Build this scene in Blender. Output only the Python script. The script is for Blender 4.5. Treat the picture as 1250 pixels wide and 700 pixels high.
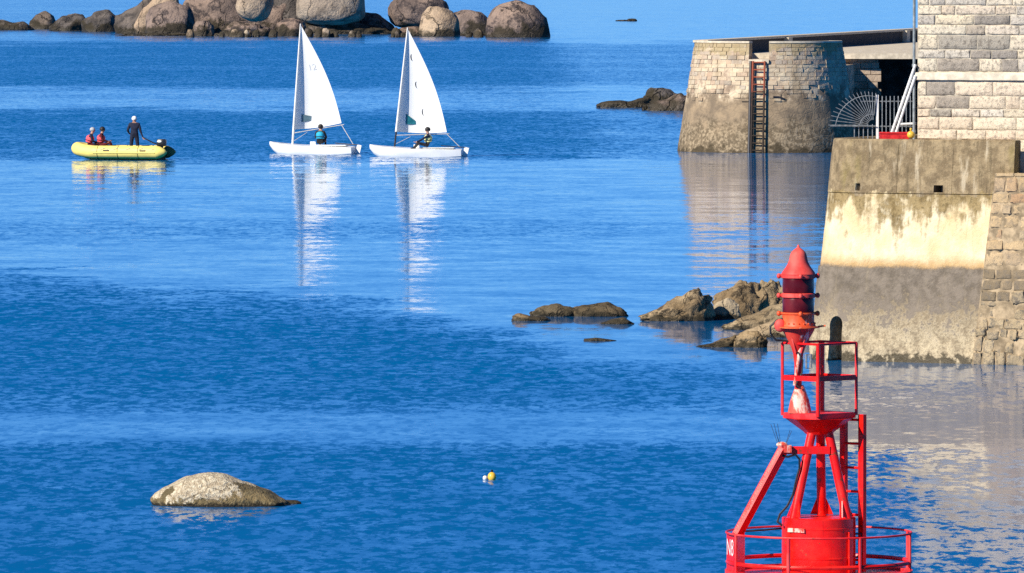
import bpy, bmesh, math, random
from mathutils import Vector, Matrix, noise, Quaternion

for o in list(bpy.data.objects):
    bpy.data.objects.remove(o, do_unlink=True)
S = bpy.context.scene
COL = S.collection
R = math.radians

# ------------------------------------------------------------------ camera
H, FPX, TILT = 8.7, 10000.0, 395.0          # eye height (m), focal length and horizon offset of the view
th = math.atan(TILT / FPX)
cam_d = bpy.data.cameras.new('camera')
cam_d.sensor_width = 36.0
cam_d.lens = FPX / 1250.0 * 36.0
cam_d.clip_start = 1.0
cam_d.clip_end = 30000.0
cam = bpy.data.objects.new('camera', cam_d)
COL.objects.link(cam)
cam.location = (0, 0, H)
cam.rotation_euler = (math.pi / 2 - th, 0, 0)
S.camera = cam

# ------------------------------------------------------------------ sky, sun, exposure
SUN_EL, SUN_AZ = R(33), R(230)              # azimuth clockwise from +Y: behind the eye, to the left
w = bpy.data.worlds.new('World')
S.world = w
w.use_nodes = True
nt = w.node_tree
nt.nodes.clear()
sky = nt.nodes.new('ShaderNodeTexSky')
sky.sky_type = 'NISHITA'
sky.sun_disc = False
sky.sun_elevation = SUN_EL
sky.sun_rotation = SUN_AZ
sky.altitude = 0
sky.air_density = 0.45
sky.dust_density = 0.0
sky.ozone_density = 10.0
bg = nt.nodes.new('ShaderNodeBackground')
bg.inputs['Strength'].default_value = 0.088
wo = nt.nodes.new('ShaderNodeOutputWorld')
hs = nt.nodes.new('ShaderNodeHueSaturation')
hs.inputs['Saturation'].default_value = 1.1
nt.links.new(sky.outputs[0], hs.inputs['Color'])
nt.links.new(hs.outputs[0], bg.inputs['Color'])
nt.links.new(bg.outputs[0], wo.inputs[0])
sd = bpy.data.lights.new('sun', 'SUN')
sd.energy = 5.0
sd.angle = R(0.5)
sd.color = (1.0, 0.93, 0.80)
sun = bpy.data.objects.new('sun', sd)
COL.objects.link(sun)
to_sun = Vector((math.sin(SUN_AZ) * math.cos(SUN_EL), math.cos(SUN_AZ) * math.cos(SUN_EL), math.sin(SUN_EL)))
sun.rotation_euler = to_sun.to_track_quat('Z', 'Y').to_euler()
sun.location = (-20, -20, 60)
S.view_settings.view_transform = 'Standard'
S.view_settings.look = 'None'
S.view_settings.exposure = 0.45
S.view_settings.gamma = 1.0
S.view_settings.use_curve_mapping = False
S.cycles.use_denoising = False
S.cycles.max_bounces = 8
S.cycles.caustics_reflective = False
S.cycles.caustics_refractive = False

# ------------------------------------------------------------------ surveying: from the photograph to the place
_F = Vector((0, math.cos(th), -math.sin(th)))
_U = Vector((0, math.sin(th), math.cos(th)))


def P(px, py, Y):
    """the point at depth Y that is seen at (px, py)"""
    d = _F + Vector(((px - 625) / FPX, 0, 0)) - _U * ((py - 350) / FPX)
    return Vector((0, 0, H)) + d * (Y / d.y)


def WY(py):
    """distance of the water surface seen at height py"""
    d = _F - _U * ((py - 350) / FPX)
    return -H / d.z * d.y


# ------------------------------------------------------------------ helpers: objects
def tag(o, label=None, cat=None, group=None, kind=None):
    if label: o['label'] = label
    if cat: o['category'] = cat
    if group: o['group'] = group
    if kind: o['kind'] = kind
    return o


def thing(name, label, cat, loc=(0, 0, 0), rz=0.0, group=None):
    o = bpy.data.objects.new(name, None)
    o.empty_display_size = 0.3
    COL.objects.link(o)
    o.location = loc
    o.rotation_euler = (0, 0, rz)
    return tag(o, label, cat, group)


def base_of(p):
    v = Vector((0, 0, 0))
    while p is not None:
        v += p.location
        p = p.parent
    return v


class MB:
    def __init__(s):
        s.v, s.f = [], []

    def add(s, vs, fs):
        b = len(s.v)
        s.v += [Vector(q) for q in vs]
        s.f += [tuple(i + b for i in q) for q in fs]
        return s

    def box(s, c, size, rot=None):
        x, y, z = [k / 2 for k in size]
        vs = [Vector(q) for q in [(-x, -y, -z), (x, -y, -z), (x, y, -z), (-x, y, -z), (-x, -y, z), (x, -y, z), (x, y, z), (-x, y, z)]]
        if rot is not None: vs = [rot @ q for q in vs]
        c = Vector(c)
        return s.add([q + c for q in vs], [(0, 3, 2, 1), (4, 5, 6, 7), (0, 1, 5, 4), (1, 2, 6, 5), (2, 3, 7, 6), (3, 0, 4, 7)])

    def tube(s, pts, r, n=10, closed=False):
        pts = [Vector(p) for p in pts]
        m = len(pts)
        rs = r if isinstance(r, (list, tuple)) else [r] * m
        up = None
        vs, fs = [], []
        for i, p in enumerate(pts):
            a = pts[(i - 1) % m] if (closed or i > 0) else p
            c = pts[(i + 1) % m] if (closed or i < m - 1) else p
            t = (c - a).normalized()
            if up is None:
                up = t.orthogonal().normalized()
            up = (up - t * up.dot(t))
            up = up.normalized() if up.length > 1e-6 else t.orthogonal().normalized()
            q = t.cross(up)
            for k in range(n):
                an = 2 * math.pi * k / n
                vs.append(p + (up * math.cos(an) + q * math.sin(an)) * rs[i])
        for i in range(m if closed else m - 1):
            j = (i + 1) % m
            for k in range(n):
                l = (k + 1) % n
                fs.append((i * n + k, i * n + l, j * n + l, j * n + k))
        if not closed:
            fs.append(tuple(range(n - 1, -1, -1)))
            fs.append(tuple((m - 1) * n + k for k in range(n)))
        return s.add(vs, fs)

    def lathe(s, prof, c=(0, 0, 0), n=32, cap=True):
        c = Vector(c)
        vs, fs = [], []
        for (r, z) in prof:
            for k in range(n):
                an = 2 * math.pi * k / n
                vs.append(c + Vector((r * math.cos(an), r * math.sin(an), z)))
        for i in range(len(prof) - 1):
            for k in range(n):
                l = (k + 1) % n
                fs.append((i * n + k, i * n + l, (i + 1) * n + l, (i + 1) * n + k))
        if cap:
            fs.append(tuple(range(n - 1, -1, -1)))
            fs.append(tuple((len(prof) - 1) * n + k for k in range(n)))
        return s.add(vs, fs)

    def ell(s, c, r, n=16, m=10, rot=None):
        c = Vector(c)
        vs, fs = [Vector((0, 0, -r[2]))], []
        for i in range(1, m):
            a = -math.pi / 2 + math.pi * i / m
            for k in range(n):
                b = 2 * math.pi * k / n
                vs.append(Vector((r[0] * math.cos(a) * math.cos(b), r[1] * math.cos(a) * math.sin(b), r[2] * math.sin(a))))
        vs.append(Vector((0, 0, r[2])))
        for k in range(n):
            l = (k + 1) % n
            fs.append((0, 1 + l, 1 + k))
            fs.append((len(vs) - 1, 1 + (m - 2) * n + k, 1 + (m - 2) * n + l))
            for i in range(m - 2):
                fs.append((1 + i * n + k, 1 + i * n + l, 1 + (i + 1) * n + l, 1 + (i + 1) * n + k))
        if rot is not None: vs = [rot @ q for q in vs]
        return s.add([q + c for q in vs], fs)

    def build(s, name, mat, parent=None, smooth=False, world=False, angle=40, bevel=0.0):
        off = base_of(parent) if (world and parent is not None) else Vector((0, 0, 0))
        me = bpy.data.meshes.new(name)
        me.from_pydata([tuple(q - off) for q in s.v], [], s.f)
        me.materials.append(mat)
        bm = bmesh.new()
        bm.from_mesh(me)
        if bevel:
            bmesh.ops.bevel(bm, geom=bm.edges[:], offset=bevel, segments=2, affect='EDGES', profile=0.6)
        bmesh.ops.recalc_face_normals(bm, faces=bm.faces)
        bm.to_mesh(me)
        bm.free()
        if smooth:
            me.shade_smooth()
            me.set_sharp_from_angle(angle=R(angle))
        o = bpy.data.objects.new(name, me)
        COL.objects.link(o)
        if parent is not None: o.parent = parent
        return o


def fbm(p, oct=4, lac=2.1, gain=0.5):
    a, s, q = 1.0, 0.0, Vector(p)
    for i in range(oct):
        s += a * noise.noise(q)
        q = q * lac + Vector((3.1, 1.7, 5.3))
        a *= gain
    return s


# ------------------------------------------------------------------ helpers: materials
class NT:
    def __init__(s, name):
        s.m = bpy.data.materials.new(name)
        s.m.use_nodes = True
        s.t = s.m.node_tree
        s.t.nodes.clear()
        s.out = s.t.nodes.new('ShaderNodeOutputMaterial')
        s.b = s.t.nodes.new('ShaderNodeBsdfPrincipled')
        s.t.links.new(s.b.outputs[0], s.out.inputs[0])

    def n(s, typ, **kw):
        nd = s.t.nodes.new('ShaderNode' + typ)
        for k, v in kw.items(): setattr(nd, k, v)
        return nd

    def set(s, nd, key, v):
        if isinstance(v, bpy.types.NodeSocket): s.t.links.new(v, nd.inputs[key])
        else: nd.inputs[key].default_value = v
        return nd

    def obj(s): return s.n('TexCoord').outputs['Object']

    def pos(s): return s.n('NewGeometry').outputs['Position']

    def sep(s, v):
        nd = s.n('SeparateXYZ')
        s.set(nd, 0, v)
        return nd.outputs

    def comb(s, x, y, z):
        nd = s.n('CombineXYZ')
        for i, q in enumerate((x, y, z)): s.set(nd, i, q)
        return nd.outputs[0]

    def scale(s, v, xyz):
        nd = s.n('Mapping')
        s.set(nd, 'Vector', v)
        nd.inputs['Scale'].default_value = xyz
        return nd.outputs[0]

    def noise(s, v, sc, det=4, rough=0.55, dist=0.0, out=0):
        nd = s.n('TexNoise')
        s.set(nd, 'Vector', v)
        s.set(nd, 'Scale', sc)
        nd.inputs['Detail'].default_value = det
        nd.inputs['Roughness'].default_value = rough
        nd.inputs['Distortion'].default_value = dist
        return nd.outputs[out]

    def vor(s, v, sc, feature='F1', out='Distance'):
        nd = s.n('TexVoronoi', feature=feature)
        s.set(nd, 'Vector', v)
        s.set(nd, 'Scale', sc)
        return nd.outputs[out]

    def ma(s, op, a, b=0.0, clamp=False):
        nd = s.n('Math', operation=op, use_clamp=clamp)
        s.set(nd, 0, a)
        s.set(nd, 1, b)
        return nd.outputs[0]

    def mr(s, v, a, b, c=0.0, d=1.0, smooth=True):
        nd = s.n('MapRange')
        if smooth: nd.interpolation_type = 'SMOOTHSTEP'
        s.set(nd, 0, v)
        for i, q in enumerate((a, b, c, d)): s.set(nd, i + 1, q)
        return nd.outputs[0]

    def ramp(s, v, stops, interp='LINEAR'):
        nd = s.n('ValToRGB')
        cr = nd.color_ramp
        cr.interpolation = interp
        while len(cr.elements) < len(stops): cr.elements.new(0.5)
        for e, (p, c) in zip(cr.elements, stops):
            e.position = p
            e.color = (c, c, c, 1) if not isinstance(c, (tuple, list)) else (*c, 1)
        s.set(nd, 0, v)
        return nd.outputs[0]

    def mix(s, f, a, b, typ='MIX'):
        nd = s.n('Mix', data_type='RGBA', blend_type=typ)
        s.set(nd, 0, f)
        for k, q in ((6, a), (7, b)):
            if isinstance(q, bpy.types.NodeSocket): s.t.links.new(q, nd.inputs[k])
            else: nd.inputs[k].default_value = (*q, 1)
        return nd.outputs[2]

    def bump(s, h, strength, dist=0.02):
        nd = s.n('Bump')
        s.set(nd, 'Height', h)
        nd.inputs['Strength'].default_value = strength
        nd.inputs['Distance'].default_value = dist
        s.t.links.new(nd.outputs[0], s.b.inputs['Normal'])

    def fin(s, col=None, rough=None, spec=None, metal=None):
        if col is not None:
            if isinstance(col, (tuple, list)): col = (*col, 1)
            s.set(s.b, 'Base Color', col)
        if rough is not None: s.set(s.b, 'Roughness', rough)
        if spec is not None: s.b.inputs['Specular IOR Level'].default_value = spec
        if metal is not None: s.b.inputs['Metallic'].default_value = metal
        return s.m


def plain(name, col, rough=0.5, var=0.15, sc=6.0, spec=0.5, metal=0.0, bump=0.0):
    """a painted or moulded surface: one colour with slight unevenness and wear"""
    k = NT(name)
    n = k.noise(k.obj(), sc, 5, 0.6)
    f = k.mr(n, 0.35, 0.7)
    c2 = tuple(min(1, q * (1 + var) + 0.03 * var) for q in col)
    c1 = tuple(q * (1 - var) for q in col)
    if bump: k.bump(k.noise(k.obj(), sc * 6, 4), bump, 0.01)
    return k.fin(k.mix(f, c1, c2), k.mr(n, 0.3, 0.7, rough * 0.8, min(1, rough * 1.2)), spec, metal)


MT = {}


def rock_mat(name, pale, mid, dark, sc, tide=0.35, lich=0.5, algae=(0.035, 0.028, 0.016)):
    """weathered granite: grain, lichen blotches, cracks and the dark weed of the tide line"""
    k = NT(name)
    p = k.pos()
    rnd = k.n('ObjectInfo').outputs['Random']
    off = k.ma('MULTIPLY', rnd, 40.0)
    pv = k.n('VectorMath', operation='ADD')
    k.set(pv, 0, p)
    k.t.links.new(k.comb(off, off, off), pv.inputs[1])
    q = pv.outputs[0]
    big = k.noise(q, sc * 0.35, 5, 0.6, 0.5)
    midn = k.noise(q, sc * 1.3, 6, 0.65, 0.3)
    fine = k.noise(q, sc * 9, 3, 0.6)
    c = k.mix(k.mr(big, 0.36, 0.62), mid, pale)
    c = k.mix(k.ma('MULTIPLY', k.mr(midn, 0.5, 0.62), lich), c, dark)
    c = k.mix(k.mr(fine, 0.55, 0.75, 0, 0.45), c, tuple(x * 0.45 for x in mid))
    c = k.mix(k.mr(fine, 0.44, 0.3, 0, 0.35), c, tuple(min(1, x * 1.35) for x in pale))
    tint = k.ramp(rnd, [(0, (1.0, 0.93, 0.85)), (0.5, (1, 1, 1)), (1, (0.82, 0.86, 0.92))])
    c = k.mix(1.0, c, tint, 'MULTIPLY')
    wv = k.n('VectorMath', operation='ADD')
    k.t.links.new(q, wv.inputs[0])
    wsc = k.n('VectorMath', operation='SCALE')
    k.t.links.new(k.noise(q, sc * 0.6, 4, 0.6, out=1), wsc.inputs[0])
    wsc.inputs['Scale'].default_value = 2.2 / sc
    k.t.links.new(wsc.outputs[0], wv.inputs[1])
    cr = k.vor(k.scale(wv.outputs[0], (0.8, 1, 0.45)), sc * 0.4, 'DISTANCE_TO_EDGE')
    crk = k.mr(k.ma('ADD', cr, k.ma('MULTIPLY', midn, 0.05)), 0.025, 0.045, 1, 0)
    c = k.mix(k.ma('MULTIPLY', crk, k.mr(big, 0.42, 0.55, 0, 0.7)), c, tuple(x * 0.3 for x in dark))
    z = k.sep(p)[2]
    zz = k.ma('ADD', z, k.mr(k.noise(q, sc * 0.9, 5, 0.65), 0.3, 0.7, -tide * 0.7, tide * 0.7))
    c = k.mix(k.mr(zz, tide * 0.55, tide * 1.25, 0.92, 0), c, algae)
    hgt = k.ma('ADD', k.ma('MULTIPLY', midn, 1.0), k.ma('ADD', k.ma('MULTIPLY', fine, 0.25), k.ma('MULTIPLY', crk, -0.5)))
    k.bump(hgt, 0.9, 0.25 / sc)
    return k.fin(c, k.mr(z, 0.0, tide * 0.5, 0.35, 0.9), 0.3)


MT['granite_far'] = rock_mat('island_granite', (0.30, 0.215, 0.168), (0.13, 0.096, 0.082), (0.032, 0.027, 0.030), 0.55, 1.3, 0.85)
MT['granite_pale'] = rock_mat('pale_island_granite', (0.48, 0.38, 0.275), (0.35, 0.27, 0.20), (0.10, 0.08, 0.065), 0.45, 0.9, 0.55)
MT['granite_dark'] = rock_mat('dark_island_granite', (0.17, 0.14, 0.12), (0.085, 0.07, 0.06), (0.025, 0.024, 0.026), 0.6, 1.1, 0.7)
MT['granite_near'] = rock_mat('shore_granite', (0.38, 0.285, 0.17), (0.19, 0.135, 0.075), (0.045, 0.034, 0.022), 2.6, 0.14, 0.85)
MT['granite_near_pale'] = rock_mat('pale_shore_granite', (0.50, 0.40, 0.27), (0.36, 0.28, 0.18), (0.10, 0.08, 0.055), 2.6, 0.10, 0.45)
MT['weed_rock'] = rock_mat('weed_covered_granite', (0.16, 0.12, 0.07), (0.085, 0.065, 0.038), (0.03, 0.024, 0.016), 3.0, 0.12, 0.8)


def guano_mat():
    k = NT('guano_whitened_granite')
    p = k.pos()
    z = k.sep(p)[2]
    n1 = k.noise(p, 3.2, 5, 0.6)
    n2 = k.noise(p, 16, 4, 0.7)
    sp = k.vor(p, 26, 'F1')
    white = k.mix(k.mr(n2, 0.42, 0.62), (0.46, 0.37, 0.25), (0.74, 0.65, 0.48))
    white = k.mix(k.mr(sp, 0.18, 0.28, 0.75, 0), white, (0.22, 0.18, 0.12))
    brown = k.mix(k.mr(n1, 0.4, 0.6), (0.13, 0.10, 0.05), (0.26, 0.19, 0.09))
    brown = k.mix(k.mr(n2, 0.5, 0.7, 0, 0.6), brown, (0.32, 0.27, 0.16))
    zz = k.ma('ADD', z, k.mr(n1, 0.3, 0.7, -0.16, 0.16))
    zz = k.ma('ADD', zz, k.mr(n2, 0.3, 0.7, -0.03, 0.03))
    x = k.sep(p)[0]
    zz = k.ma('SUBTRACT', zz, k.mr(x, -4.9, -3.9, 0.0, 0.2))
    c = k.mix(k.mr(zz, 0.14, 0.20), brown, white)
    c = k.mix(k.mr(k.ma('ADD', z, k.mr(n2, 0.3, 0.7, -0.03, 0.03)), 0.02, 0.075, 1, 0), c, (0.028, 0.022, 0.013))
    c = k.mix(k.mr(k.vor(k.scale(p, (1, 1, 0.5)), 2.3, 'DISTANCE_TO_EDGE'), 0.006, 0.02, 0.6, 0), c, (0.16, 0.12, 0.075))
    k.bump(k.ma('ADD', n1, k.ma('MULTIPLY', n2, 0.7)), 1.0, 0.09)
    return k.fin(c, 0.85, 0.3)


MT['guano'] = guano_mat()


def wall_mat():
    """harbour wall render: rain-streaked cement on top, bleached lime in the middle, tide-stained and barnacled below"""
    k = NT('tide_stained_render')
    p = k.pos()
    x, y, z = k.sep(p)
    big = k.noise(k.scale(p, (1.0, 1.0, 0.8)), 1.1, 4, 0.6)
    st = k.noise(k.scale(p, (1, 1, 0.13)), 3.4, 5, 0.65)         # vertical streaks
    med = k.noise(p, 4.5, 5, 0.65)
    fin = k.noise(p, 17, 4, 0.65)
    spk = k.noise(p, 42, 3, 0.6)
    top = k.mix(k.mr(med, 0.38, 0.66), (0.19, 0.138, 0.078), (0.35, 0.262, 0.15))
    top = k.mix(k.mr(fin, 0.55, 0.72, 0, 0.5), top, (0.10, 0.085, 0.05))
    top = k.mix(k.mr(st, 0.58, 0.70, 0, 0.75), top, (0.55, 0.46, 0.32))
    top = k.mix(k.mr(k.noise(k.scale(p, (1, 1, 0.3)), 2.0, 4), 0.58, 0.72, 0, 0.5), top, (0.24, 0.19, 0.06))
    st2 = k.noise(k.scale(p, (1, 1, 0.07)), 9, 5, 0.7)
    top = k.mix(k.mr(st2, 0.52, 0.68, 0, 0.65), top, (0.085, 0.065, 0.035))
    top = k.mix(k.mr(spk, 0.58, 0.7, 0, 0.5), top, (0.46, 0.37, 0.24))
    pale = k.mix(k.mr(big, 0.3, 0.65), (0.70, 0.53, 0.29), (0.88, 0.77, 0.54))
    pale = k.mix(k.mr(fin, 0.56, 0.75, 0, 0.25), pale, (0.45, 0.32, 0.16))
    pale = k.mix(k.mr(st2, 0.56, 0.72, 0, 0.4), pale, (0.50, 0.33, 0.15))
    stain = k.mix(k.mr(med, 0.4, 0.6), (0.20, 0.14, 0.06), (0.34, 0.25, 0.12))
    stain = k.mix(k.mr(fin, 0.52, 0.66, 0, 0.6), stain, (0.10, 0.075, 0.035))
    grey = k.mix(k.mr(med, 0.35, 0.65), (0.15, 0.122, 0.092), (0.235, 0.192, 0.148))
    grey = k.mix(k.mr(st, 0.54, 0.7, 0, 0.5), grey, (0.30, 0.24, 0.16))
    grey = k.mix(k.mr(spk, 0.62, 0.72, 0, 0.6), grey, (0.42, 0.35, 0.25))
    barn = k.mix(k.mr(k.ma('ADD', k.ma('MULTIPLY', fin, 0.45), k.ma('MULTIPLY', med, 0.55)), 0.40, 0.62), (0.27, 0.21, 0.135), (0.60, 0.49, 0.32))
    barn = k.mix(k.mr(fin, 0.56, 0.7, 0, 0.7), barn, (0.15, 0.115, 0.065))
    barn = k.mix(k.mr(spk, 0.58, 0.68, 0, 0.55), barn, (0.11, 0.085, 0.05))
    # boundaries wander with the noise
    zt = k.ma('ADD', z, k.ma('ADD', k.mr(st, 0.32, 0.68, -0.4, 0.4), k.ma('ADD', k.mr(med, 0.3, 0.7, -0.3, 0.3), k.mr(big, 0.35, 0.65, -0.4, 0.4))))
    c = k.mix(k.mr(zt, 2.75, 3.6), pale, stain)
    zz = k.ma('ADD', z, k.mr(st, 0.3, 0.7, -0.1, 0.1))
    c = k.mix(k.mr(zz, 3.66, 3.70), c, top)
    c = k.mix(k.mr(k.ma('ADD', z, k.mr(med, 0.3, 0.7, -0.05, 0.05)), 2.06, 2.40, 0.9, 0), c, (0.50, 0.31, 0.13))
    zg = k.ma('ADD', z, k.ma('ADD', k.mr(big, 0.3, 0.7, -0.04, 0.04), k.mr(spk, 0.3, 0.7, -0.02, 0.02)))
    c = k.mix(k.mr(zg, 2.03, 2.12, 1, 0), c, grey)
    zb = k.ma('ADD', z, k.ma('ADD', k.mr(med, 0.3, 0.7, -0.45, 0.45), k.mr(fin, 0.3, 0.7, -0.2, 0.2)))
    c = k.mix(k.mr(zb, 0.85, 1.25, 1, 0), c, barn)
    zw = k.ma('ADD', z, k.mr(med, 0.3, 0.7, -0.16, 0.16))
    c = k.mix(k.mr(zw, 0.05, 0.2, 0.95, 0), c, (0.055, 0.042, 0.02))
    k.bump(k.ma('ADD', k.ma('MULTIPLY', fin, 0.7), k.ma('ADD', med, k.ma('MULTIPLY', spk, 0.3))), 0.5, 0.05)
    return k.fin(c, k.mr(zw, 0.0, 0.3, 0.45, 0.92), 0.25)


MT['wall'] = wall_mat()


def quay_mat(name, island=False):
    k = NT(name)
    p = k.pos()
    x, y, z = k.sep(p)
    med = k.noise(p, 1.6, 5, 0.65)
    fin = k.noise(p, 6, 4, 0.7)
    st = k.noise(k.scale(p, (1, 1, 0.2)), 1.3, 4, 0.6)
    rub = k.vor(k.scale(p, (1, 1, 1.6)), 2.4, 'DISTANCE_TO_EDGE')
    hi = k.mix(k.mr(med, 0.38, 0.62), (0.38, 0.28, 0.20), (0.68, 0.56, 0.40))
    if island:
        rnd = k.n('NewGeometry').outputs['Random Per Island']
        hi = k.mix(0.75, hi, k.ramp(rnd, [(0, (0.54, 0.42, 0.28)), (0.3, (0.60, 0.49, 0.34)), (0.5, (0.46, 0.32, 0.22)),
                                        (0.7, (0.42, 0.36, 0.29)), (0.9, (0.62, 0.52, 0.36)), (1, (0.26, 0.22, 0.18))]))
    hi = k.mix(k.mr(st, 0.56, 0.68, 0, 0.6), hi, (0.30, 0.22, 0.13))
    lo = k.mix(k.mr(med, 0.36, 0.64), (0.19, 0.145, 0.10), (0.33, 0.245, 0.155))
    dots = k.mix(k.mr(fin, 0.44, 0.62), (0.13, 0.098, 0.06), (0.38, 0.295, 0.19))
    zz = k.ma('ADD', z, k.mr(med, 0.3, 0.7, -0.35, 0.35))
    c = k.mix(k.mr(zz, 2.3, 3.1), lo, hi)
    c = k.mix(k.mr(zz, 1.0, 1.7, 0.85, 0), c, dots)
    c = k.mix(k.mr(zz, 4.55, 4.75, 0, 0.7), c, (0.34, 0.26, 0.13))
    c = k.mix(k.mr(rub, 0.02, 0.05, 0.10, 0), c, (0.10, 0.08, 0.055))
    c = k.mix(k.mr(zz, 0.05, 0.35, 0.9, 0), c, (0.06, 0.045, 0.025))
    k.bump(k.ma('ADD', med, k.ma('ADD', k.ma('MULTIPLY', fin, 0.6), k.mr(rub, 0, 0.1, 0, 0.15))), 0.5, 0.08)
    return k.fin(c, 0.9, 0.25)


MT['quay'] = quay_mat('quay_masonry')
MT['quay_stone'] = quay_mat('quay_facing_stone', True)


def stone_mat(name, stops, sc=7.0, blot=0.5, lime=0.5):
    """dressed building stone, each block with its own tone"""
    k = NT(name)
    oi = k.n('ObjectInfo').outputs['Random']
    o = k.obj()
    off = k.ma('MULTIPLY', oi, 30)
    pv = k.n('VectorMath', operation='ADD')
    k.set(pv, 0, k.pos())
    k.t.links.new(k.comb(off, off, off), pv.inputs[1])
    q = pv.outputs[0]
    a = k.noise(q, sc, 6, 0.7, 0.3)
    b = k.noise(q, sc * 4.5, 4, 0.7)
    c = k.ramp(oi, stops)
    c = k.mix(k.ma('MULTIPLY', k.mr(a, 0.48, 0.62), blot), c, (0.15, 0.13, 0.11))
    c = k.mix(k.mr(b, 0.5, 0.72, 0, 0.45), c, (0.22, 0.18, 0.13))
    c = k.mix(k.mr(b, 0.45, 0.3, 0, lime), c, (0.74, 0.67, 0.56))
    k.bump(k.ma('ADD', a, k.ma('MULTIPLY', b, 0.6)), 0.9, 0.03)
    return k.fin(c, 0.9, 0.25)


MT['block'] = stone_mat('dressed_granite', [(0, (0.65, 0.57, 0.44)), (0.2, (0.73, 0.64, 0.49)), (0.4, (0.65, 0.52, 0.38)), (0.55, (0.65, 0.59, 0.50)),
                                            (0.7, (0.70, 0.59, 0.42)), (0.85, (0.59, 0.53, 0.44)), (1, (0.48, 0.43, 0.37))], 13.0, 0.7)
MT['block_dark'] = stone_mat('dark_dressed_granite', [(0, (0.37, 0.33, 0.27)), (0.5, (0.28, 0.25, 0.22)), (1, (0.43, 0.36, 0.28))], 11.0, 0.75)
MT['block_pink'] = stone_mat('rosy_dressed_granite', [(0, (0.68, 0.54, 0.41)), (0.5, (0.74, 0.64, 0.49)), (1, (0.63, 0.51, 0.38))], 12.0, 0.55)
MT['rubble'] = stone_mat('rubble_stone', [(0, (0.54, 0.39, 0.22)), (0.35, (0.44, 0.31, 0.17)), (0.6, (0.58, 0.43, 0.25)), (0.8, (0.42, 0.26, 0.14)), (1, (0.46, 0.36, 0.23))], 8.0, 0.45, 0.15)
MT['tide_rubble'] = stone_mat('tide_washed_rubble', [(0, (0.54, 0.42, 0.26)), (0.5, (0.42, 0.32, 0.19)), (1, (0.33, 0.26, 0.17))], 12.0, 0.8, 0.25)
MT['tide_dark'] = stone_mat('tide_darkened_stone', [(0, (0.27, 0.205, 0.13)), (0.5, (0.21, 0.16, 0.10)), (1, (0.31, 0.235, 0.15))], 9.0, 0.5, 0.12)
MT['mortar'] = plain('lime_mortar', (0.52, 0.46, 0.36), 0.95, 0.25, 5, 0.2, 0, 0.5)
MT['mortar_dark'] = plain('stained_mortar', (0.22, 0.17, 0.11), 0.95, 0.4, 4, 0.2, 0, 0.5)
MT['shade_wall'] = plain('shade_dark_masonry', (0.055, 0.045, 0.04), 0.95, 0.5, 1.5, 0.2, 0, 0.5)  # near-black colour carries the shade of parapet inner face and deck recess
MT['joint'] = plain('sandy_pointing', (0.36, 0.27, 0.165), 0.95, 0.45, 3.5, 0.2, 0, 0.6)
MT['pale_stone'] = plain('pale_coping_stone', (0.60, 0.52, 0.40), 0.9, 0.2, 4, 0.2, 0, 0.4)
MT['course'] = plain('string_course_stone', (0.66, 0.58, 0.45), 0.9, 0.2, 5, 0.2, 0, 0.4)
MT['slate'] = plain('roof_slate', (0.10, 0.105, 0.12), 0.6, 0.3, 6)
MT['grey_metal'] = plain('galvanised_steel', (0.24, 0.26, 0.28), 0.5, 0.25, 14, 0.5, 0.4)
MT['pipe'] = plain('grey_zinc_pipe', (0.25, 0.28, 0.29), 0.55, 0.25, 8, 0.5, 0.2)
MT['white_paint'] = plain('white_gloss_paint', (0.80, 0.79, 0.76), 0.35, 0.08, 5)
MT['red_plastic'] = plain('red_plastic', (0.62, 0.02, 0.02), 0.4, 0.25, 7)
MT['yellow_float'] = plain('yellow_float_plastic', (0.85, 0.52, 0.06), 0.4, 0.15, 7)


def rust_mat():
    k = NT('rusty_ladder_iron')
    p = k.pos()
    z = k.sep(p)[2]
    n = k.noise(p, 5, 5, 0.7)
    c = k.mix(k.mr(k.ma('ADD', z, k.mr(n, 0.3, 0.7, -0.5, 0.5)), 2.4, 3.4), (0.035, 0.026, 0.02), (0.30, 0.075, 0.04))
    c = k.mix(k.mr(n, 0.55, 0.7, 0, 0.5), c, (0.10, 0.04, 0.02))
    k.bump(n, 0.4, 0.01)
    return k.fin(c, 0.8, 0.3)


MT['rust'] = rust_mat()


def paint_mat(name, col, faded, rough=0.38, guano=0.0, rust=0.0, ylo=0.6):
    """marine paint: sun-faded patches, streaks, chips of rust and bird lime"""
    k = NT(name)
    p = k.obj()
    a = k.noise(p, 3.0, 5, 0.65)
    st = k.noise(k.scale(p, (1, 1, 0.18)), 12, 5, 0.65)
    f = k.noise(p, 45, 3, 0.6)
    c = k.mix(k.mr(a, 0.42, 0.68), col, faded)
    c = k.mix(k.mr(st, 0.53, 0.72, 0, 0.6), c, tuple(q * 0.5 for q in col))
    c = k.mix(k.mr(k.ma('ADD', f, k.ma('MULTIPLY', a, 0.35)), 0.88, 0.95, 0, 0.35), c, (0.75, 0.25, 0.18))
    if guano:
        c = k.mix(k.mr(k.noise(k.scale(p, (1, 1, 0.35)), 7, 5, 0.7), 0.62 - 0.3 * guano, 0.72 - 0.3 * guano, 0, 0.9), c, (0.78, 0.66, 0.54))
    if rust:
        c = k.mix(k.mr(k.noise(p, 9, 5, 0.7), 0.66 - rust * 0.1, 0.72 - rust * 0.1, 0, 0.8), c, (0.16, 0.05, 0.02))
    k.bump(k.ma('ADD', f, k.ma('MULTIPLY', a, 2.0)), 0.12, 0.01)
    return k.fin(c, k.mr(a, 0.3, 0.7, rough * 0.85, rough * 1.5), 0.45)


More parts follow.
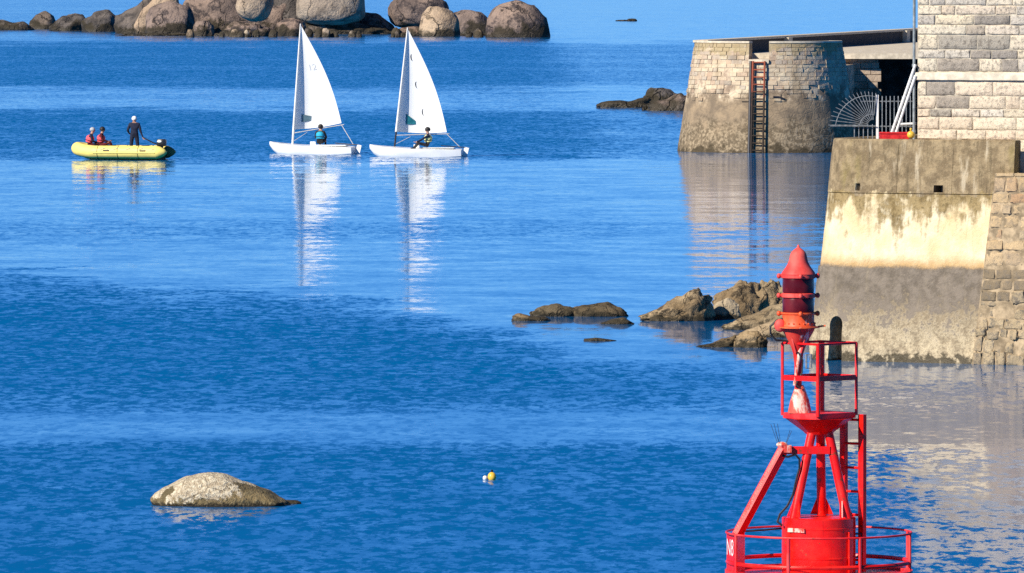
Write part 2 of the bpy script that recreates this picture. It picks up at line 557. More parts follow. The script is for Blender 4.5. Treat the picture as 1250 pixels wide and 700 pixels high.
MT['red'] = paint_mat('red_marine_paint', (0.80, 0.007, 0.004), (0.86, 0.020, 0.012), 0.27, 0, 0.6)
MT['red_pink'] = paint_mat('sun_faded_red_paint', (0.76, 0.018, 0.022), (0.82, 0.07, 0.07), 0.42, 0, 0.2)
MT['red_guano'] = paint_mat('bird_limed_red_paint', (0.66, 0.05, 0.03), (0.78, 0.16, 0.10), 0.55, 0.55, 0)
MT['red_faded'] = paint_mat('weathered_red_paint', (0.66, 0.02, 0.012), (0.76, 0.07, 0.04), 0.45, 0.15, 0.3)
MT['coral'] = paint_mat('faded_coral_paint', (0.74, 0.055, 0.045), (0.80, 0.11, 0.085), 0.5)
MT['orange'] = paint_mat('faded_orange_paint', (0.76, 0.09, 0.02), (0.84, 0.19, 0.07), 0.5, 0.12)
MT['lens'] = plain('dark_red_lens', (0.11, 0.002, 0.006), 0.28, 0.3, 4, 0.3)
MT['cable'] = plain('black_rubber', (0.012, 0.012, 0.014), 0.5, 0.3, 9)
MT['navy_bar'] = plain('dark_steel', (0.02, 0.02, 0.028), 0.5, 0.3, 9)


def water_mat():
    """sea surface: glassy lanes and wind-ruffled lanes, ripples given as slopes of the surface"""
    k = NT('sea_water')
    p = k.pos()
    x, y, z = k.sep(p)
    lane = k.ma('SUBTRACT', k.ma('DIVIDE', 87000.0, k.ma('MAXIMUM', y, 60.0)), 45.0)
    wob = k.noise(k.scale(p, (0.05, 0.03, 1)), 1.0, 4, 0.6)
    wob2 = k.noise(k.scale(p, (0.25, 0.22, 1)), 1.0, 5, 0.65)
    jit = k.ma('ADD', k.mr(wob, 0.3, 0.7, -7, 7, False), k.mr(wob2, 0.3, 0.7, -3, 3, False))
    lane2 = k.ma('ADD', lane, jit)
    far = k.ramp(k.ma('DIVIDE', lane2, 500.0), [(0.0, .2), (.098, .2), (.112, 1), (.20, .9), (.222, .2), (.262, .15), (.276, 1), (.35, .85), (.385, .42),
                                               (.40, .05), (.52, .05), (.55, .14), (.575, .12), (.60, .05), (.70, .02), (1, .015)])
    near = k.ramp(k.ma('DIVIDE', lane2, 1000.0), [(0.0, 1), (.480, .92), (.513, .09), (.538, .09), (.548, .75), (.60, .6), (.66, .85), (.72, .8), (1, .75)])
    xs = k.ma('ADD', x, k.mr(wob, 0.3, 0.7, -1.5, 1.5, False))
    edge = k.ma('ADD', k.mr(xs, -14, -4, 350, 378), k.mr(xs, -4.5, 2.5, 0, 76))
    m2 = k.mr(k.ma('ADD', k.ma('SUBTRACT', lane, edge), k.mr(wob2, 0.3, 0.7, -20, 20, False)), -30, 34)
    ruf = k.n('Mix', data_type='FLOAT')
    k.set(ruf, 0, m2)
    k.set(ruf, 2, far)
    k.set(ruf, 3, near)
    m = ruf.outputs[0]
    # thin glassy streaks and cat's paws within the ruffled lanes
    stk = k.noise(k.scale(p, (0.02, 0.035, 1)), 1.0, 3, 0.6)
    m = k.ma('MULTIPLY', m, k.mr(stk, 0.40, 0.5, 0.72, 1.0))

    # sheltered water in the lee of the harbour wall
    m = k.ma('MULTIPLY', m, k.mr(k.ma('ADD', x, k.ma('ADD', k.mr(wob2, 0.3, 0.7, -1.5, 1.5, False), k.mr(y, 118, 165, -1.5, 1.5, False))), 2.2, 8.0, 1.0, 0.3))
    # short chop in the wakes behind the boats
    for (xa, xb, la, lb) in ((-2.0, 5.4, 186.5, 193.5), (-15.7, -10.8, 188, 193)):
        wk = k.ma('MULTIPLY', k.mr(lane, la, la + 1.5), k.mr(lane, lb - 1.5, lb, 1, 0))
        wk = k.ma('MULTIPLY', wk, k.ma('MULTIPLY', k.mr(x, xa, xa + .4), k.mr(x, xb - 3.5, xb, 1, 0)))
        wk = k.ma('MULTIPLY', wk, k.mr(k.noise(k.scale(p, (0.6, 0.25, 1)), 1.0, 3), 0.38, 0.55, 0.2, 1))
        m = k.ma('MAXIMUM', m, wk)

    def slopes(sx, sy, det=3, rough=0.6):
        return k.sep(k.noise(k.scale(p, (sx, sy, 1)), 1.0, det, rough, out=1))

    a = slopes(4.0, 1.35, 4, 0.72)     # ripples
    b = slopes(1.0, 0.25, 3, 0.6)     # wavelets
    g = slopes(0.45, 0.5, 3, 0.55)    # faint undulation of the glassy lanes
    dash = k.mr(k.ma('ADD', a[1], k.ma('MULTIPLY', k.ma('SUBTRACT', b[1], 0.5), 0.2)), 0.45, 0.62)
    # every ruffled lane leans a little to the eye; the wave faces lean much more
    lean = k.ma('ADD', WATER['bias'], k.ma('MULTIPLY', dash, WATER['amp']))
    fine_ = k.ma('MULTIPLY', k.ma('SUBTRACT', a[2], 0.5), 0.2)
    ny = k.ma('SUBTRACT', k.ma('ADD', k.ma('MULTIPLY', k.ma('SUBTRACT', g[1], 0.5), WATER['calm']), k.ma('MULTIPLY', k.ma('SUBTRACT', a[2], 0.5), 0.035)), k.ma('MULTIPLY', m, k.ma('ADD', lean, fine_)))
    nx = k.ma('ADD', k.ma('MULTIPLY', k.ma('MULTIPLY', k.ma('SUBTRACT', a[0], 0.5), m), 0.2), k.ma('MULTIPLY', k.ma('SUBTRACT', g[0], 0.5), 0.012))
    nv = k.n('VectorMath', operation='NORMALIZE')
    k.t.links.new(k.comb(nx, ny, 1.0), nv.inputs[0])
    k.t.links.new(nv.outputs[0], k.b.inputs['Normal'])
    k.b.inputs['IOR'].default_value = 1.333
    return k.fin(WATER['col'], k.mr(m, 0.0, 0.6, 0.07, 0.11), 0.5)


WATER = dict(amp=0.26, bias=0.04, calm=0.05, col=(0.0, 0.108, 0.315))
MT['water'] = water_mat()

# ------------------------------------------------------------------ the sea
mb = MB()
mb.add([(-4000, -60, 0), (4000, -60, 0), (4000, 9000, 0), (-4000, 9000, 0)], [(0, 1, 2, 3)])
tag(mb.build('sea', MT['water']), 'blue sea with glassy and wind-ruffled lanes', None, None, 'structure')


# ------------------------------------------------------------------ rocks
def rock(name, label, x0, x1, y0, y1, Y=None, mat='granite_far', seed=1, depth=0.9, prof=None, rough=0.12, sub=4, flat=0.0,
         group=None, sink=0.45, rot=0.0, freq=1.6, ridge=0.0):
    """a boulder as wide and high as it stands between x0..x1, y0..y1 at distance Y; prof = outline of its top"""
    Yw = WY(y1) if Y is None else Y
    a, b = P(x0, y1, Yw), P(x1, y1, Yw)
    top = P((x0 + x1) / 2, y0, Yw).z
    bot = a.z
    rx = (b.x - a.x) / 2
    hgt = top - bot
    ry = rx * depth
    rz = hgt / (2 - sink * 2) if sink < 1 else hgt
    zc = top - rz
    c = Vector(((a.x + b.x) / 2, Yw + ry * 0.6, 0))
    bm = bmesh.new()
    bmesh.ops.create_icosphere(bm, subdivisions=sub, radius=1.0)
    sv = Vector((seed * 7.13, seed * 3.71, seed * 1.37))
    for v in bm.verts:
        q = v.co.copy()
        d = fbm(q * freq + sv, 5, 2.1, 0.52)
        if ridge:
            d += ridge * (0.5 - abs(noise.noise(q * freq * 1.7 + sv * 2)) * 2)
        k = 1 + rough * d
        q = Vector((math.copysign(abs(q.x) ** 0.9, q.x), math.copysign(abs(q.y) ** 0.9, q.y), math.copysign(abs(q.z) ** (0.9 - flat), q.z))) * k
        if rot:
            q = Matrix.Rotation(rot, 3, 'Y') @ q
        v.co = q
    xs = [v.co.x for v in bm.verts]
    zs = [v.co.z for v in bm.verts]
    mx, Mx, Mz, mz = min(xs), max(xs), max(zs), min(zs)
    for v in bm.verts:
        u = (v.co.x - mx) / (Mx - mx)
        zz = v.co.z / Mz if v.co.z > 0 else v.co.z / -mz
        z = zc + zz * rz
        if prof:
            f = None
            for (ua, fa), (ub, fb) in zip(prof, prof[1:]):
                if ua <= u <= ub:
                    t = (u - ua) / (ub - ua)
                    t = t * t * (3 - 2 * t) * 0.5 + t * 0.5
                    f = fa + (fb - fa) * t
            env = max(0.38, math.sqrt(max(0, 1 - (2 * u - 1) ** 2)))
            if z > bot:
                z = bot + (z - bot) * min(1.3, f / (env ** 0.8))
        v.co = Vector(((u * 2 - 1) * rx, v.co.y * ry, z))
    me = bpy.data.meshes.new(name)
    bm.to_mesh(me)
    bm.free()
    me.shade_smooth()
    me.materials.append(MT[mat])
    o = bpy.data.objects.new(name, me)
    COL.objects.link(o)
    o.location = (c.x, c.y, 0)
    tag(o, label, 'rock', group)
    return o


GI = 'granite boulders of the offshore islet'
far = WY(42)
near_ = WY(44.6)
I = [
    # label, x0, x1, y0, y1, Y, mat, kwargs
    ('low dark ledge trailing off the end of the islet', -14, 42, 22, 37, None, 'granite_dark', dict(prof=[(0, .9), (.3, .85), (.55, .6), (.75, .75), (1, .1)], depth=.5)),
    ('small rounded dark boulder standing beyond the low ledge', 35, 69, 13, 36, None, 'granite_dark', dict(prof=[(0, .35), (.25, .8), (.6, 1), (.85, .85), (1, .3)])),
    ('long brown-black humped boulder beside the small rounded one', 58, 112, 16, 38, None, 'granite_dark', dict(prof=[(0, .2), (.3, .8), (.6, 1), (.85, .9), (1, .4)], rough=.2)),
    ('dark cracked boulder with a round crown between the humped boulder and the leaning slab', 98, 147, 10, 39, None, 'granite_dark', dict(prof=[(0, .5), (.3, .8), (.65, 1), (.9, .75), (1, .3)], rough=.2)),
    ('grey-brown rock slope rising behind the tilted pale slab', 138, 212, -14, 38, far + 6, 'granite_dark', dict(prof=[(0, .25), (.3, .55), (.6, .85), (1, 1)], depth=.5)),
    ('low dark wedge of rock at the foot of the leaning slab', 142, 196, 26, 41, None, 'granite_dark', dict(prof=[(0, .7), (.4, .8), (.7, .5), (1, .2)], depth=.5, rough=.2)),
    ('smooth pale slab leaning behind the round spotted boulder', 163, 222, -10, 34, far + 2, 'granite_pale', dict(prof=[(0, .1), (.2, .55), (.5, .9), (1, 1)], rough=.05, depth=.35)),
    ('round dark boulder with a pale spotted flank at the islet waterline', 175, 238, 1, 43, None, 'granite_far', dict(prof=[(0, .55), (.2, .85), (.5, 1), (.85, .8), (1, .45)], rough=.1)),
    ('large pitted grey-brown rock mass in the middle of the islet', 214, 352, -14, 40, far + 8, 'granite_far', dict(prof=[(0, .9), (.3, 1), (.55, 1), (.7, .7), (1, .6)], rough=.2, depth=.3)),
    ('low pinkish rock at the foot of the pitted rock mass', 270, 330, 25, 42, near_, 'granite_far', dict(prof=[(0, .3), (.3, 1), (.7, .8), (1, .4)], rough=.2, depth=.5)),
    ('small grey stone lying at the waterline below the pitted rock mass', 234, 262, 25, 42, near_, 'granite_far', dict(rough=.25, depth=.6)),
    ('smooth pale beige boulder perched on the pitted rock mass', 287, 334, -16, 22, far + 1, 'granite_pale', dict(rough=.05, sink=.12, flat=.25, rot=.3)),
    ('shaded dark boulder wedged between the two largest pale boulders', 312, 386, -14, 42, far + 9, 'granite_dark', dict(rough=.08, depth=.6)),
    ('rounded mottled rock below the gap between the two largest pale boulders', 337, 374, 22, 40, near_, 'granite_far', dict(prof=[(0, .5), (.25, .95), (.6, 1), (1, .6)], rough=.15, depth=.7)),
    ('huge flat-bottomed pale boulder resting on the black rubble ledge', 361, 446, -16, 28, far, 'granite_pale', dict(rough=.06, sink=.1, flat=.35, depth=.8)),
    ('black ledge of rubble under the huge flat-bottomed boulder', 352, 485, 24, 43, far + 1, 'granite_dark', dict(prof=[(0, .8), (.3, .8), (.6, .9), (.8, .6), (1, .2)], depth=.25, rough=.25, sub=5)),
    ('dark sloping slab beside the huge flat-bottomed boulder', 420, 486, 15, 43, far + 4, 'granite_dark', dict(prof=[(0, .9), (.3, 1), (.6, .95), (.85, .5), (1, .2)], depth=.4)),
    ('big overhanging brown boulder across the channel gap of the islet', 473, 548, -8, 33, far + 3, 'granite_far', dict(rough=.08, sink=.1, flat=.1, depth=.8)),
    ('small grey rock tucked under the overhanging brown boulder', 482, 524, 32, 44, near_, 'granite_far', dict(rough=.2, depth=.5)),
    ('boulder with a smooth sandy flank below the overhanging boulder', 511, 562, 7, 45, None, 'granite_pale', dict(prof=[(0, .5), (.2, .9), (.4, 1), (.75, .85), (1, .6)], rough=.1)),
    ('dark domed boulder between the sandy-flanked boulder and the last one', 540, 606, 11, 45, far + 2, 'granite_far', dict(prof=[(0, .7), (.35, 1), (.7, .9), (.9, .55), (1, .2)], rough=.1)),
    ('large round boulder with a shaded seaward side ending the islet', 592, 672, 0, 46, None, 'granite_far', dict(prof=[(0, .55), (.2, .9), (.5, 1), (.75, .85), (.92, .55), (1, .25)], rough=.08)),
]
for i, (lb, x0, x1, y0, y1, Y, m, kw) in enumerate(I):
    rock('boulder', lb, x0, x1, y0, y1, Y, m, seed=i + 3, group=GI, **kw)
for i, (x0, x1, h_, lb) in enumerate(((140, 250, 5, 'low weed-black ledge below the leaning slab and round boulder'), (236, 372, 6, 'low weed-black ledge below the pitted rock mass'), (478, 640, 4.5, 'low weed-black ledge along the last boulders of the islet'))):
    rock('ledge', lb, x0, x1, 44.5 - h_, 44.5, near_ + 6, 'granite_dark', seed=130 + i, sub=5, rough=.3, freq=3.5, depth=.12, prof=[(0, .4), (.1, .8), (.25, .6), (.4, 1), (.55, .7), (.7, .95), (.85, .6), (1, .3)], group='weed-black ledges of the islet')
random.seed(5)
for i in range(34):      # loose stones at the islet's tide line
    x = random.choice([random.uniform(232, 345), random.uniform(372, 500), random.uniform(560, 640), random.uniform(372, 500)])
    wd = random.uniform(5, 13)
    rock('stone', 'small ' + ['grey', 'pale', 'blackish'][i % 3] + ' loose stone at the tide line of the islet', x - wd / 2, x + wd / 2, 46 - wd * .55 - random.uniform(2, 6), 46, WY(45.5) - random.uniform(0, 3),
         ['granite_far', 'granite_pale', 'granite_dark'][i % 3], seed=100 + i, sub=2, rough=.25, group='loose stones on the islet shore', depth=.6)

rock('skerry', 'tiny dark reef awash far out on open water', 765, 778, 22.8, 26, None, 'granite_dark', seed=61, depth=.5, rough=.2)
rock('skerry', 'thin flat tip of rock beside the tiny far reef', 751, 768, 24.3, 26, None, 'granite_dark', seed=62, depth=.4, rough=.2)
GQ = 'rocks off the old quay'
rock('rock', 'low black spine of rocks running out from the quay', 724, 798, 119, 131.5, None, 'granite_dark', seed=41, prof=[(0, .25), (.2, .6), (.4, .75), (.6, .6), (.8, 1), (1, .8)], rough=.25, sub=4, depth=.35, group=GQ)
rock('rock', 'dark humped rock at the landward end of the black spine', 784, 832, 107, 132, WY(132) + 3, 'granite_dark', seed=42, prof=[(0, .5), (.2, .95), (.6, 1), (1, .6)], rough=.2, group=GQ, depth=.6)
rock('rock', 'brown barnacled rock touching the foot of the quay', 790, 846, 114, 135.5, None, 'granite_far', seed=43, prof=[(0, .25), (.3, .6), (.7, 1), (1, .8)], rough=.22, group=GQ, depth=.5)
rock('rock', 'small low stones below the barnacled rock by the quay', 783, 806, 126, 135, None, 'granite_dark', seed=44, rough=.25, group=GQ, depth=.5, sub=3)

GS = 'weathered rocks beside the harbour wall'
L = [
    ('low brown weed-topped rock with a narrow tail', 646, 706, 371, 386.5, 'weed_rock', dict(prof=[(0, .35), (.3, .9), (.55, 1), (.8, .8), (1, .7)], depth=.6)),
    ('low rounded brown rock next to the weed-topped one', 692, 768, 369, 386.5, 'weed_rock', dict(prof=[(0, .5), (.3, .8), (.65, 1), (.85, .65), (1, .15)], depth=.6)),
    ('tiny pale rock just breaking the surface', 624, 673, 382.5, 392, 'granite_near', dict(prof=[(0, .6), (.2, 1), (.5, .6), (.8, .55), (1, .1)], depth=.5)),
    ('small brown hump awash in front of the low rounded rock', 733, 775, 388, 396, 'weed_rock', dict(prof=[(0, .2), (.4, .8), (.65, 1), (1, .1)], depth=.6)),
    ('dark sliver of rock almost covered by the water', 711, 753, 412.5, 416.5, 'weed_rock', dict(prof=[(0, .6), (.4, 1), (.7, .6), (1, .1)], depth=.4)),
    ('broad sloping brown rock with a dark cleft', 778, 875, 354, 392, 'granite_near', dict(prof=[(0, .1), (.25, .42), (.5, .8), (.75, 1), (.92, .85), (1, .3)], depth=.6, rough=.22)),
    ('tall cracked rock with two rounded heads', 868, 940, 340, 388, 'granite_near', dict(prof=[(0, .3), (.2, .6), (.5, .95), (.68, 1), (.8, .86), (1, .9)], depth=.7, rough=.2)),
    ('dark rounded head of rock behind the red lantern', 915, 966, 340, 384, 'granite_near', dict(prof=[(0, .8), (.4, 1), (.8, .9), (1, .5)], depth=.6, rough=.25)),
    ('smooth pale block leaning on the tall cracked rock', 864, 905, 364, 390, 'granite_near_pale', dict(prof=[(0, .35), (.3, .85), (.6, 1), (1, .7)], depth=.3, rough=.08)),
    ('long brown rock shelf sloping down to the harbour wall', 880, 1002, 364, 403, 'granite_near', dict(prof=[(0, .15), (.3, .5), (.6, .85), (1, 1)], depth=.45, rough=.18)),
    ('pale flat ledge at the foot of the rock shelf', 900, 1010, 384, 412, 'granite_near_pale', dict(prof=[(0, .15), (.3, .6), (.6, .9), (1, 1)], depth=.35, rough=.12)),
    ('low dark boulder with a tail running into the water', 848, 910, 408, 424, 'weed_rock', dict(prof=[(0, .08), (.3, .25), (.6, .75), (.8, 1), (1, .7)], depth=.6, rough=.2)),
    ('dark boulder with a pale crest below the flat ledge', 894, 938, 404, 424.5, 'granite_near', dict(prof=[(0, .6), (.35, 1), (.7, .95), (1, .5)], depth=.6, rough=.2)),
]
for i, (lb, x0, x1, y0, y1, m, kw) in enumerate(L):
    rock('rock', lb, x0, x1, y0, y1, None, m, seed=70 + i, sub=5, freq=1.9, ridge=.35, group=GS, **kw)

rock('boulder', 'lone bird-whitened boulder with brown weed skirt rising from open water', 182, 354, 578, 618, None, 'guano', seed=91, sub=5, freq=1.8, rough=.06,
     prof=[(0, .25), (.12, .55), (.25, .85), (.42, 1), (.52, .98), (.68, .72), (.82, .48), (.94, .2), (1, .05)], depth=.55)
rock('rock', 'dark wet tip of rock beside the bird-whitened boulder', 336, 368, 610.5, 615.5, None, 'weed_rock', seed=92, sub=3, rough=.15, depth=.4)

# ------------------------------------------------------------------ harbour wall (curved terrace) by the building
n0 = Vector((-0.431, -0.902, 0)).normalized()
e0 = Vector((0.902, -0.431, 0)).normalized()
CC, RR = Vector((7.83, 180.1, 0)), 1.3


def wall_path(t1, back=9.0, step=0.14):
    """(base point, outward normal) from the right end t1 leftwards, round the corner and away"""
    out = []
    k = int(t1 / step)
    for i in range(k, 0, -1): out.append((CC + n0 * RR + e0 * (t1 * i / k), n0.copy()))
    for i in range(0, 23):
        a = -math.pi / 2 * i / 22
        n = Matrix.Rotation(a, 3, 'Z') @ n0
        out.append((CC + n * RR, n))
    n = out[-1][1]
    for i in range(1, 11): out.append((CC + n * RR - n0 * (back * i / 10), n.copy()))
    return out


def inset(z):
    return 0.52 * z / 4.85 + (0.0 if z < 2.06 else 0.02)


def wob(p, z, amp):
    return amp * fbm(Vector((p.x * 1.6, p.y * 1.6, z * 1.6)), 4)


def loft(name, path, zs, ins, parent, mat, amp=0.012, back=9.0):
    m = MB()
    ring = len(path) + 1
    vs, fs = [], []
    for z in zs:
        for (b, n) in path:
            q = b - n * (ins(z) + wob(b, z, amp(z) if callable(amp) else amp))
            vs.append((q.x, q.y, z))
        q = path[0][0] - n0 * back
        vs.append((q.x, q.y, z))
    for i in range(len(zs) - 1):
        for k in range(ring):
            l = (k + 1) % ring
            fs.append((i * ring + k, i * ring + l, (i + 1) * ring + l, (i + 1) * ring + k))
    fs.append(tuple(range(ring)))
    fs.append(tuple((len(zs) - 1) * ring + k for k in range(ring)))
    m.add(vs, fs)
    return m.build(name, mat, parent, True, True, 50)


def cut(o, cutter):
    md = o.modifiers.new('cut', 'BOOLEAN')
    md.operation = 'DIFFERENCE'
    md.solver = 'EXACT'
    md.object = cutter
    dg = bpy.context.evaluated_depsgraph_get()
    me = bpy.data.meshes.new_from_object(o.evaluated_get(dg))
    o.modifiers.clear()
    old = o.data
    o.data = me
    bpy.data.meshes.remove(old)
    bpy.data.objects.remove(cutter, do_unlink=True)


hw = thing('harbour_wall', 'curved cement harbour wall, bleached in the middle and barnacled at the waterline', 'wall', (CC.x, CC.y, 0))
path = wall_path(8.0)
frange = lambda a, b, n: [a + (b - a) * i / n for i in range(n + 1)]
low = loft('lower_wall', path, frange(-1.2, 2.045, 26), lambda z: inset(z), hw, MT['wall'], lambda z: 0.05 if z < 1.1 else 0.02)
mid = loft('middle_wall', path, [2.045] + frange(2.06, 3.66, 14), lambda z: inset(max(z, 2.06)) + 0.012, hw, MT['wall'], 0.012)
# arched drain in the rounded corner
nd = Vector((-0.60, -0.80, 0)).normalized()
td = Vector((-nd.y, nd.x, 0))
dc = CC + nd * 1.24
m = MB()
prof = [(-.17, -.25), (.17, -.25), (.17, .78)] + [(.17 * math.cos(R(a)), .78 + .2 * math.sin(R(a))) for a in range(20, 180, 20)] + [(-.17, .78)]
k = len(prof)
vs = [dc + nd * .5 + td * a + Vector((0, 0, b)) for a, b in prof] + [dc - nd * 1.3 + td * a + Vector((0, 0, b)) for a, b in prof]
m.add(vs, [tuple(range(k)), tuple(range(2 * k - 1, k - 1, -1))] + [(i, (i + 1) % k, k + (i + 1) % k, k + i) for i in range(k)])
cut(low, m.build('cutter', MT['wall'], None))


def sweep(name, pth, outer, inner, z0, z1, parent, mat, amp=0.012):
    """a parapet along the path with thickness; top edges eased"""
    sec = [(outer(z0), z0)] + [(outer(z), z) for z in frange(z0, z1, 8)][1:-1] + [(outer(z1), z1 - .03), (outer(z1) + .03, z1), (inner - .03, z1), (inner, z1 - .03), (inner, z0)]
    ns = len(sec)
    vs, fs = [], []
    for (b, n) in pth:
        for j, (d, z) in enumerate(sec):
            q = b - n * (d + wob(b, z, amp))
            vs.append((q.x, q.y, z))
    for i in range(len(pth) - 1):
        for j in range(ns):
            l = (j + 1) % ns
            fs.append((i * ns + j, i * ns + l, (i + 1) * ns + l, (i + 1) * ns + j))
    fs += [tuple(range(ns)), tuple((len(pth) - 1) * ns + j for j in range(ns))]
    mm = MB()
    mm.add(vs, fs)
    return mm.build(name, mat, parent, True, True, 35)


par_t = 3.92
ppath = [(b, n) for b, n in wall_path(8.0) if (b - CC).dot(e0) <= par_t]
par = sweep('parapet', ppath, lambda z: inset(z), 0.52 + .34, 3.675, 4.85, hw, MT['wall'])
m = MB()
q = P(1147, 233, 178.5)
m.box((q.x, q.y, 3.78), (.22, 3.0, .16), Matrix.Rotation(math.atan2(e0.y, e0.x), 3, 'Z'))
cut(par, m.build('cutter', MT['wall'], None))
m = MB()
q = P(1042, 231, 179.2)
m.box((q.x, q.y, 3.80), (.10, 2.2, .16), Matrix.Rotation(math.atan2(e0.y, e0.x) - .5, 3, 'Z'))
cut(par, m.build('cutter', MT['wall'], None))
for tj in (1.05, 2.35):      # upright joints between the cast lengths
    m = MB()
    q = CC + n0 * (RR - .46) + e0 * tj
    m.box((q.x, q.y, 4.3), (.007, .14, 1.6), Matrix.Rotation(math.atan2(e0.y, e0.x), 3, 'Z'))
    cut(par, m.build('cutter', MT['wall'], None))
rpath = [(b, n) for b, n in wall_path(8.0) if (b - CC).dot(e0) > par_t + .06]
sweep('low_parapet', rpath, lambda z: inset(z), .86, 3.675, 4.16, hw, MT['wall'])
loft('terrace_floor', [(b, n) for b, n in wall_path(par_t)], [3.662, 4.6], lambda z: .84, hw, MT['mortar'], 0.0, 9.0)


# ------------------------------------------------------------------ loose stones used in facings
def rough_stone(wd, ht, dp, seed, amp=0.012, nx=5, nz=3, skew=0.0):
    """block lying in the x-z plane, rough front towards -y, edges chipped"""
    vs, fs = [], []
    ed = min(wd, ht) * 0.10
    us = [0, ed / wd] + [i / nx for i in range(1, nx)] + [1 - ed / wd, 1]
    ws = [0, ed / ht] + [i / nz for i in range(1, nz)] + [1 - ed / ht, 1]
    us, ws = sorted(us), sorted(ws)
    for j, b in enumerate(ws):
        for i, a in enumerate(us):
            edge = i in (0, len(us) - 1) or j in (0, len(ws) - 1)
            x, z = (a - .5) * wd, (b - .5) * ht
            nn = fbm(Vector((x * 6 + seed, z * 6, seed * 1.7)), 3)
            x += (skew * noise.noise(Vector((seed, j * .7, 1))) if i in (0, len(us) - 1) else 0)
            z += (skew * noise.noise(Vector((seed, i * .7, 9))) if j in (0, len(ws) - 1) else 0)
            vs.append((x, (0.35 * dp if edge else 0) - amp * nn, z))
    nu, nw = len(us), len(ws)
    for j in range(nw - 1):
        for i in range(nu - 1):
            fs.append((j * nu + i, j * nu + i + 1, (j + 1) * nu + i + 1, (j + 1) * nu + i))
    rim = [i for i in range(nu)] + [j * nu + nu - 1 for j in range(1, nw)] + [(nw - 1) * nu + i for i in range(nu - 2, -1, -1)] + [j * nu for j in range(nw - 2, 0, -1)]
    b = len(vs)
    for r_ in rim: vs.append((vs[r_][0], dp, vs[r_][2]))
    for i in range(len(rim)):
        l = (i + 1) % len(rim)
        fs.append((rim[l], rim[i], b + i, b + l))
    fs.append(tuple(range(b, b + len(rim))))
    return vs, fs


def put_stone(name, parent, origin, along, out, batter, a, z, wd, ht, dp, seed, mat, amp=.012, skew=0.0):
    """stone centred a metres along and z up on a face; its origin sits at its own centre"""
    vs, fs = rough_stone(wd, ht, dp, seed, amp, 5, 3, skew)
    me = bpy.data.meshes.new(name)
    me.from_pydata(vs, [], fs)
    me.materials.append(MT[mat])
    bm = bmesh.new()
    bm.from_mesh(me)
    bmesh.ops.recalc_face_normals(bm, faces=bm.faces)
    bm.to_mesh(me)
    bm.free()
    me.shade_smooth()
    me.set_sharp_from_angle(angle=R(50))
    o = bpy.data.objects.new(name, me)
    COL.objects.link(o)
    o.parent = parent
    c = origin + along * a + out * (-batter * z)
    o.location = Vector((c.x, c.y, z)) - base_of(parent)
    rz_ = math.atan2(along.y, along.x)
    o.rotation_euler = (Matrix.Rotation(rz_, 3, 'Z') @ Matrix.Rotation(-math.atan(batter), 3, 'X')).to_euler()
    return o


def tilt(o, deg):
    o.rotation_euler.rotate_axis('Y', R(random.uniform(-deg, deg)))
    return o


# buttress of stone at the right of the harbour wall
bt = 0.52 / 4.85
bw = thing('stone_buttress', 'leaning rubble-stone buttress joining the cement harbour wall', 'wall', (12.5, 177, 0))
B0 = CC + n0 * (RR + .10) + e0 * 3.05
m = MB()
vs = []
for z in (-1.2, 0, 2.1, 4.14):
    l = 0.085 * max(z, 0)
    for a, dpt in ((l, 0), (7.0, 0), (7.0, 1.0), (l, 1.0)):
        q = B0 + e0 * a - n0 * (bt * z + dpt * .6)
        vs.append((q.x, q.y, z))
fs = [(0, 3, 2, 1), (12, 13, 14, 15)]
for i in range(3):
    for k in range(4):
        l = (k + 1) % 4
        fs.append((i * 4 + k, i * 4 + l, (i + 1) * 4 + l, (i + 1) * 4 + k))
m.add(vs, fs)
m.build('core', MT['joint'], bw, False, True)
random.seed(17)
sd_ = 500
z = 1.36
while z < 2.05:      # low, tide-darkened courses between the two zones
    h = min(.24, 2.1 - z)
    a = 0.085 * z + .01
    while a < 3.4:
        wd = random.uniform(.25, .5)
        sd_ += 1
        tilt(put_stone('stone', bw, B0, e0, n0, bt, a + wd / 2, z + h / 2, wd - .015, h - .012, .09, sd_, 'tide_dark', .02, .03), 2).location += (n0 * random.uniform(.0, .02))
        a += wd
    z += h
random.seed(11)
z = 2.12
sd_ = 0
while z < 4.1:
    h = random.choice([.24, .28, .3, .34])
    if z + h > 4.16: h = 4.16 - z
    a = 0.085 * z + .012
    while a < 3.3:
        wd = random.uniform(.22, .5)
        sd_ += 1
        if random.random() < .93:
            tilt(put_stone('stone', bw, B0, e0, n0, bt, a + wd / 2, z + h / 2, wd - .022, h - .022, .09, sd_, 'rubble', .03, .05), 3).location += (n0 * random.uniform(.0, .03))
        a += wd
    z += h
z = -.05
while z < 1.35:
    h = random.choice([.2, .26, .3])
    a = 0.085 * max(z, 0) + random.uniform(.0, .03)
    while a < 3.4:
        wd = random.uniform(.2, .45)
        sd_ += 1
        if random.random() < .85 or z < .8:
            tilt(put_stone('stone', bw, B0, e0, n0, bt, a + wd / 2, z + h / 2 + random.uniform(-.05, .05), wd * random.uniform(.85, 1.08) - .02, h * random.uniform(.75, 1.15), .12, sd_, 'tide_rubble', .06, .09), 9).location += (n0 * random.uniform(-.01, .05))
        a += wd
    z += h

# ------------------------------------------------------------------ building
BO = P(1119.5, 100, 180.2)
BO.z = 0
bd = thing('stone_building', 'pale granite building with a moulded string course above the terrace', 'building', (BO.x, BO.y, 4.6))
m = MB()
LEN, DEP = 9.0, 7.0


def bpt(a, dpt, z):
    q = BO + e0 * a - n0 * dpt
    return Vector((q.x, q.y, z))


def bbox(mm, a0, a1, d0, d1, z0, z1):
    vs = [bpt(a, d_, z) for z in (z0, z1) for a, d_ in ((a0, d0), (a1, d0), (a1, d1), (a0, d1))]
    mm.add(vs, [(0, 3, 2, 1), (4, 5, 6, 7), (0, 1, 5, 4), (1, 2, 6, 5), (2, 3, 7, 6), (3, 0, 4, 7)])


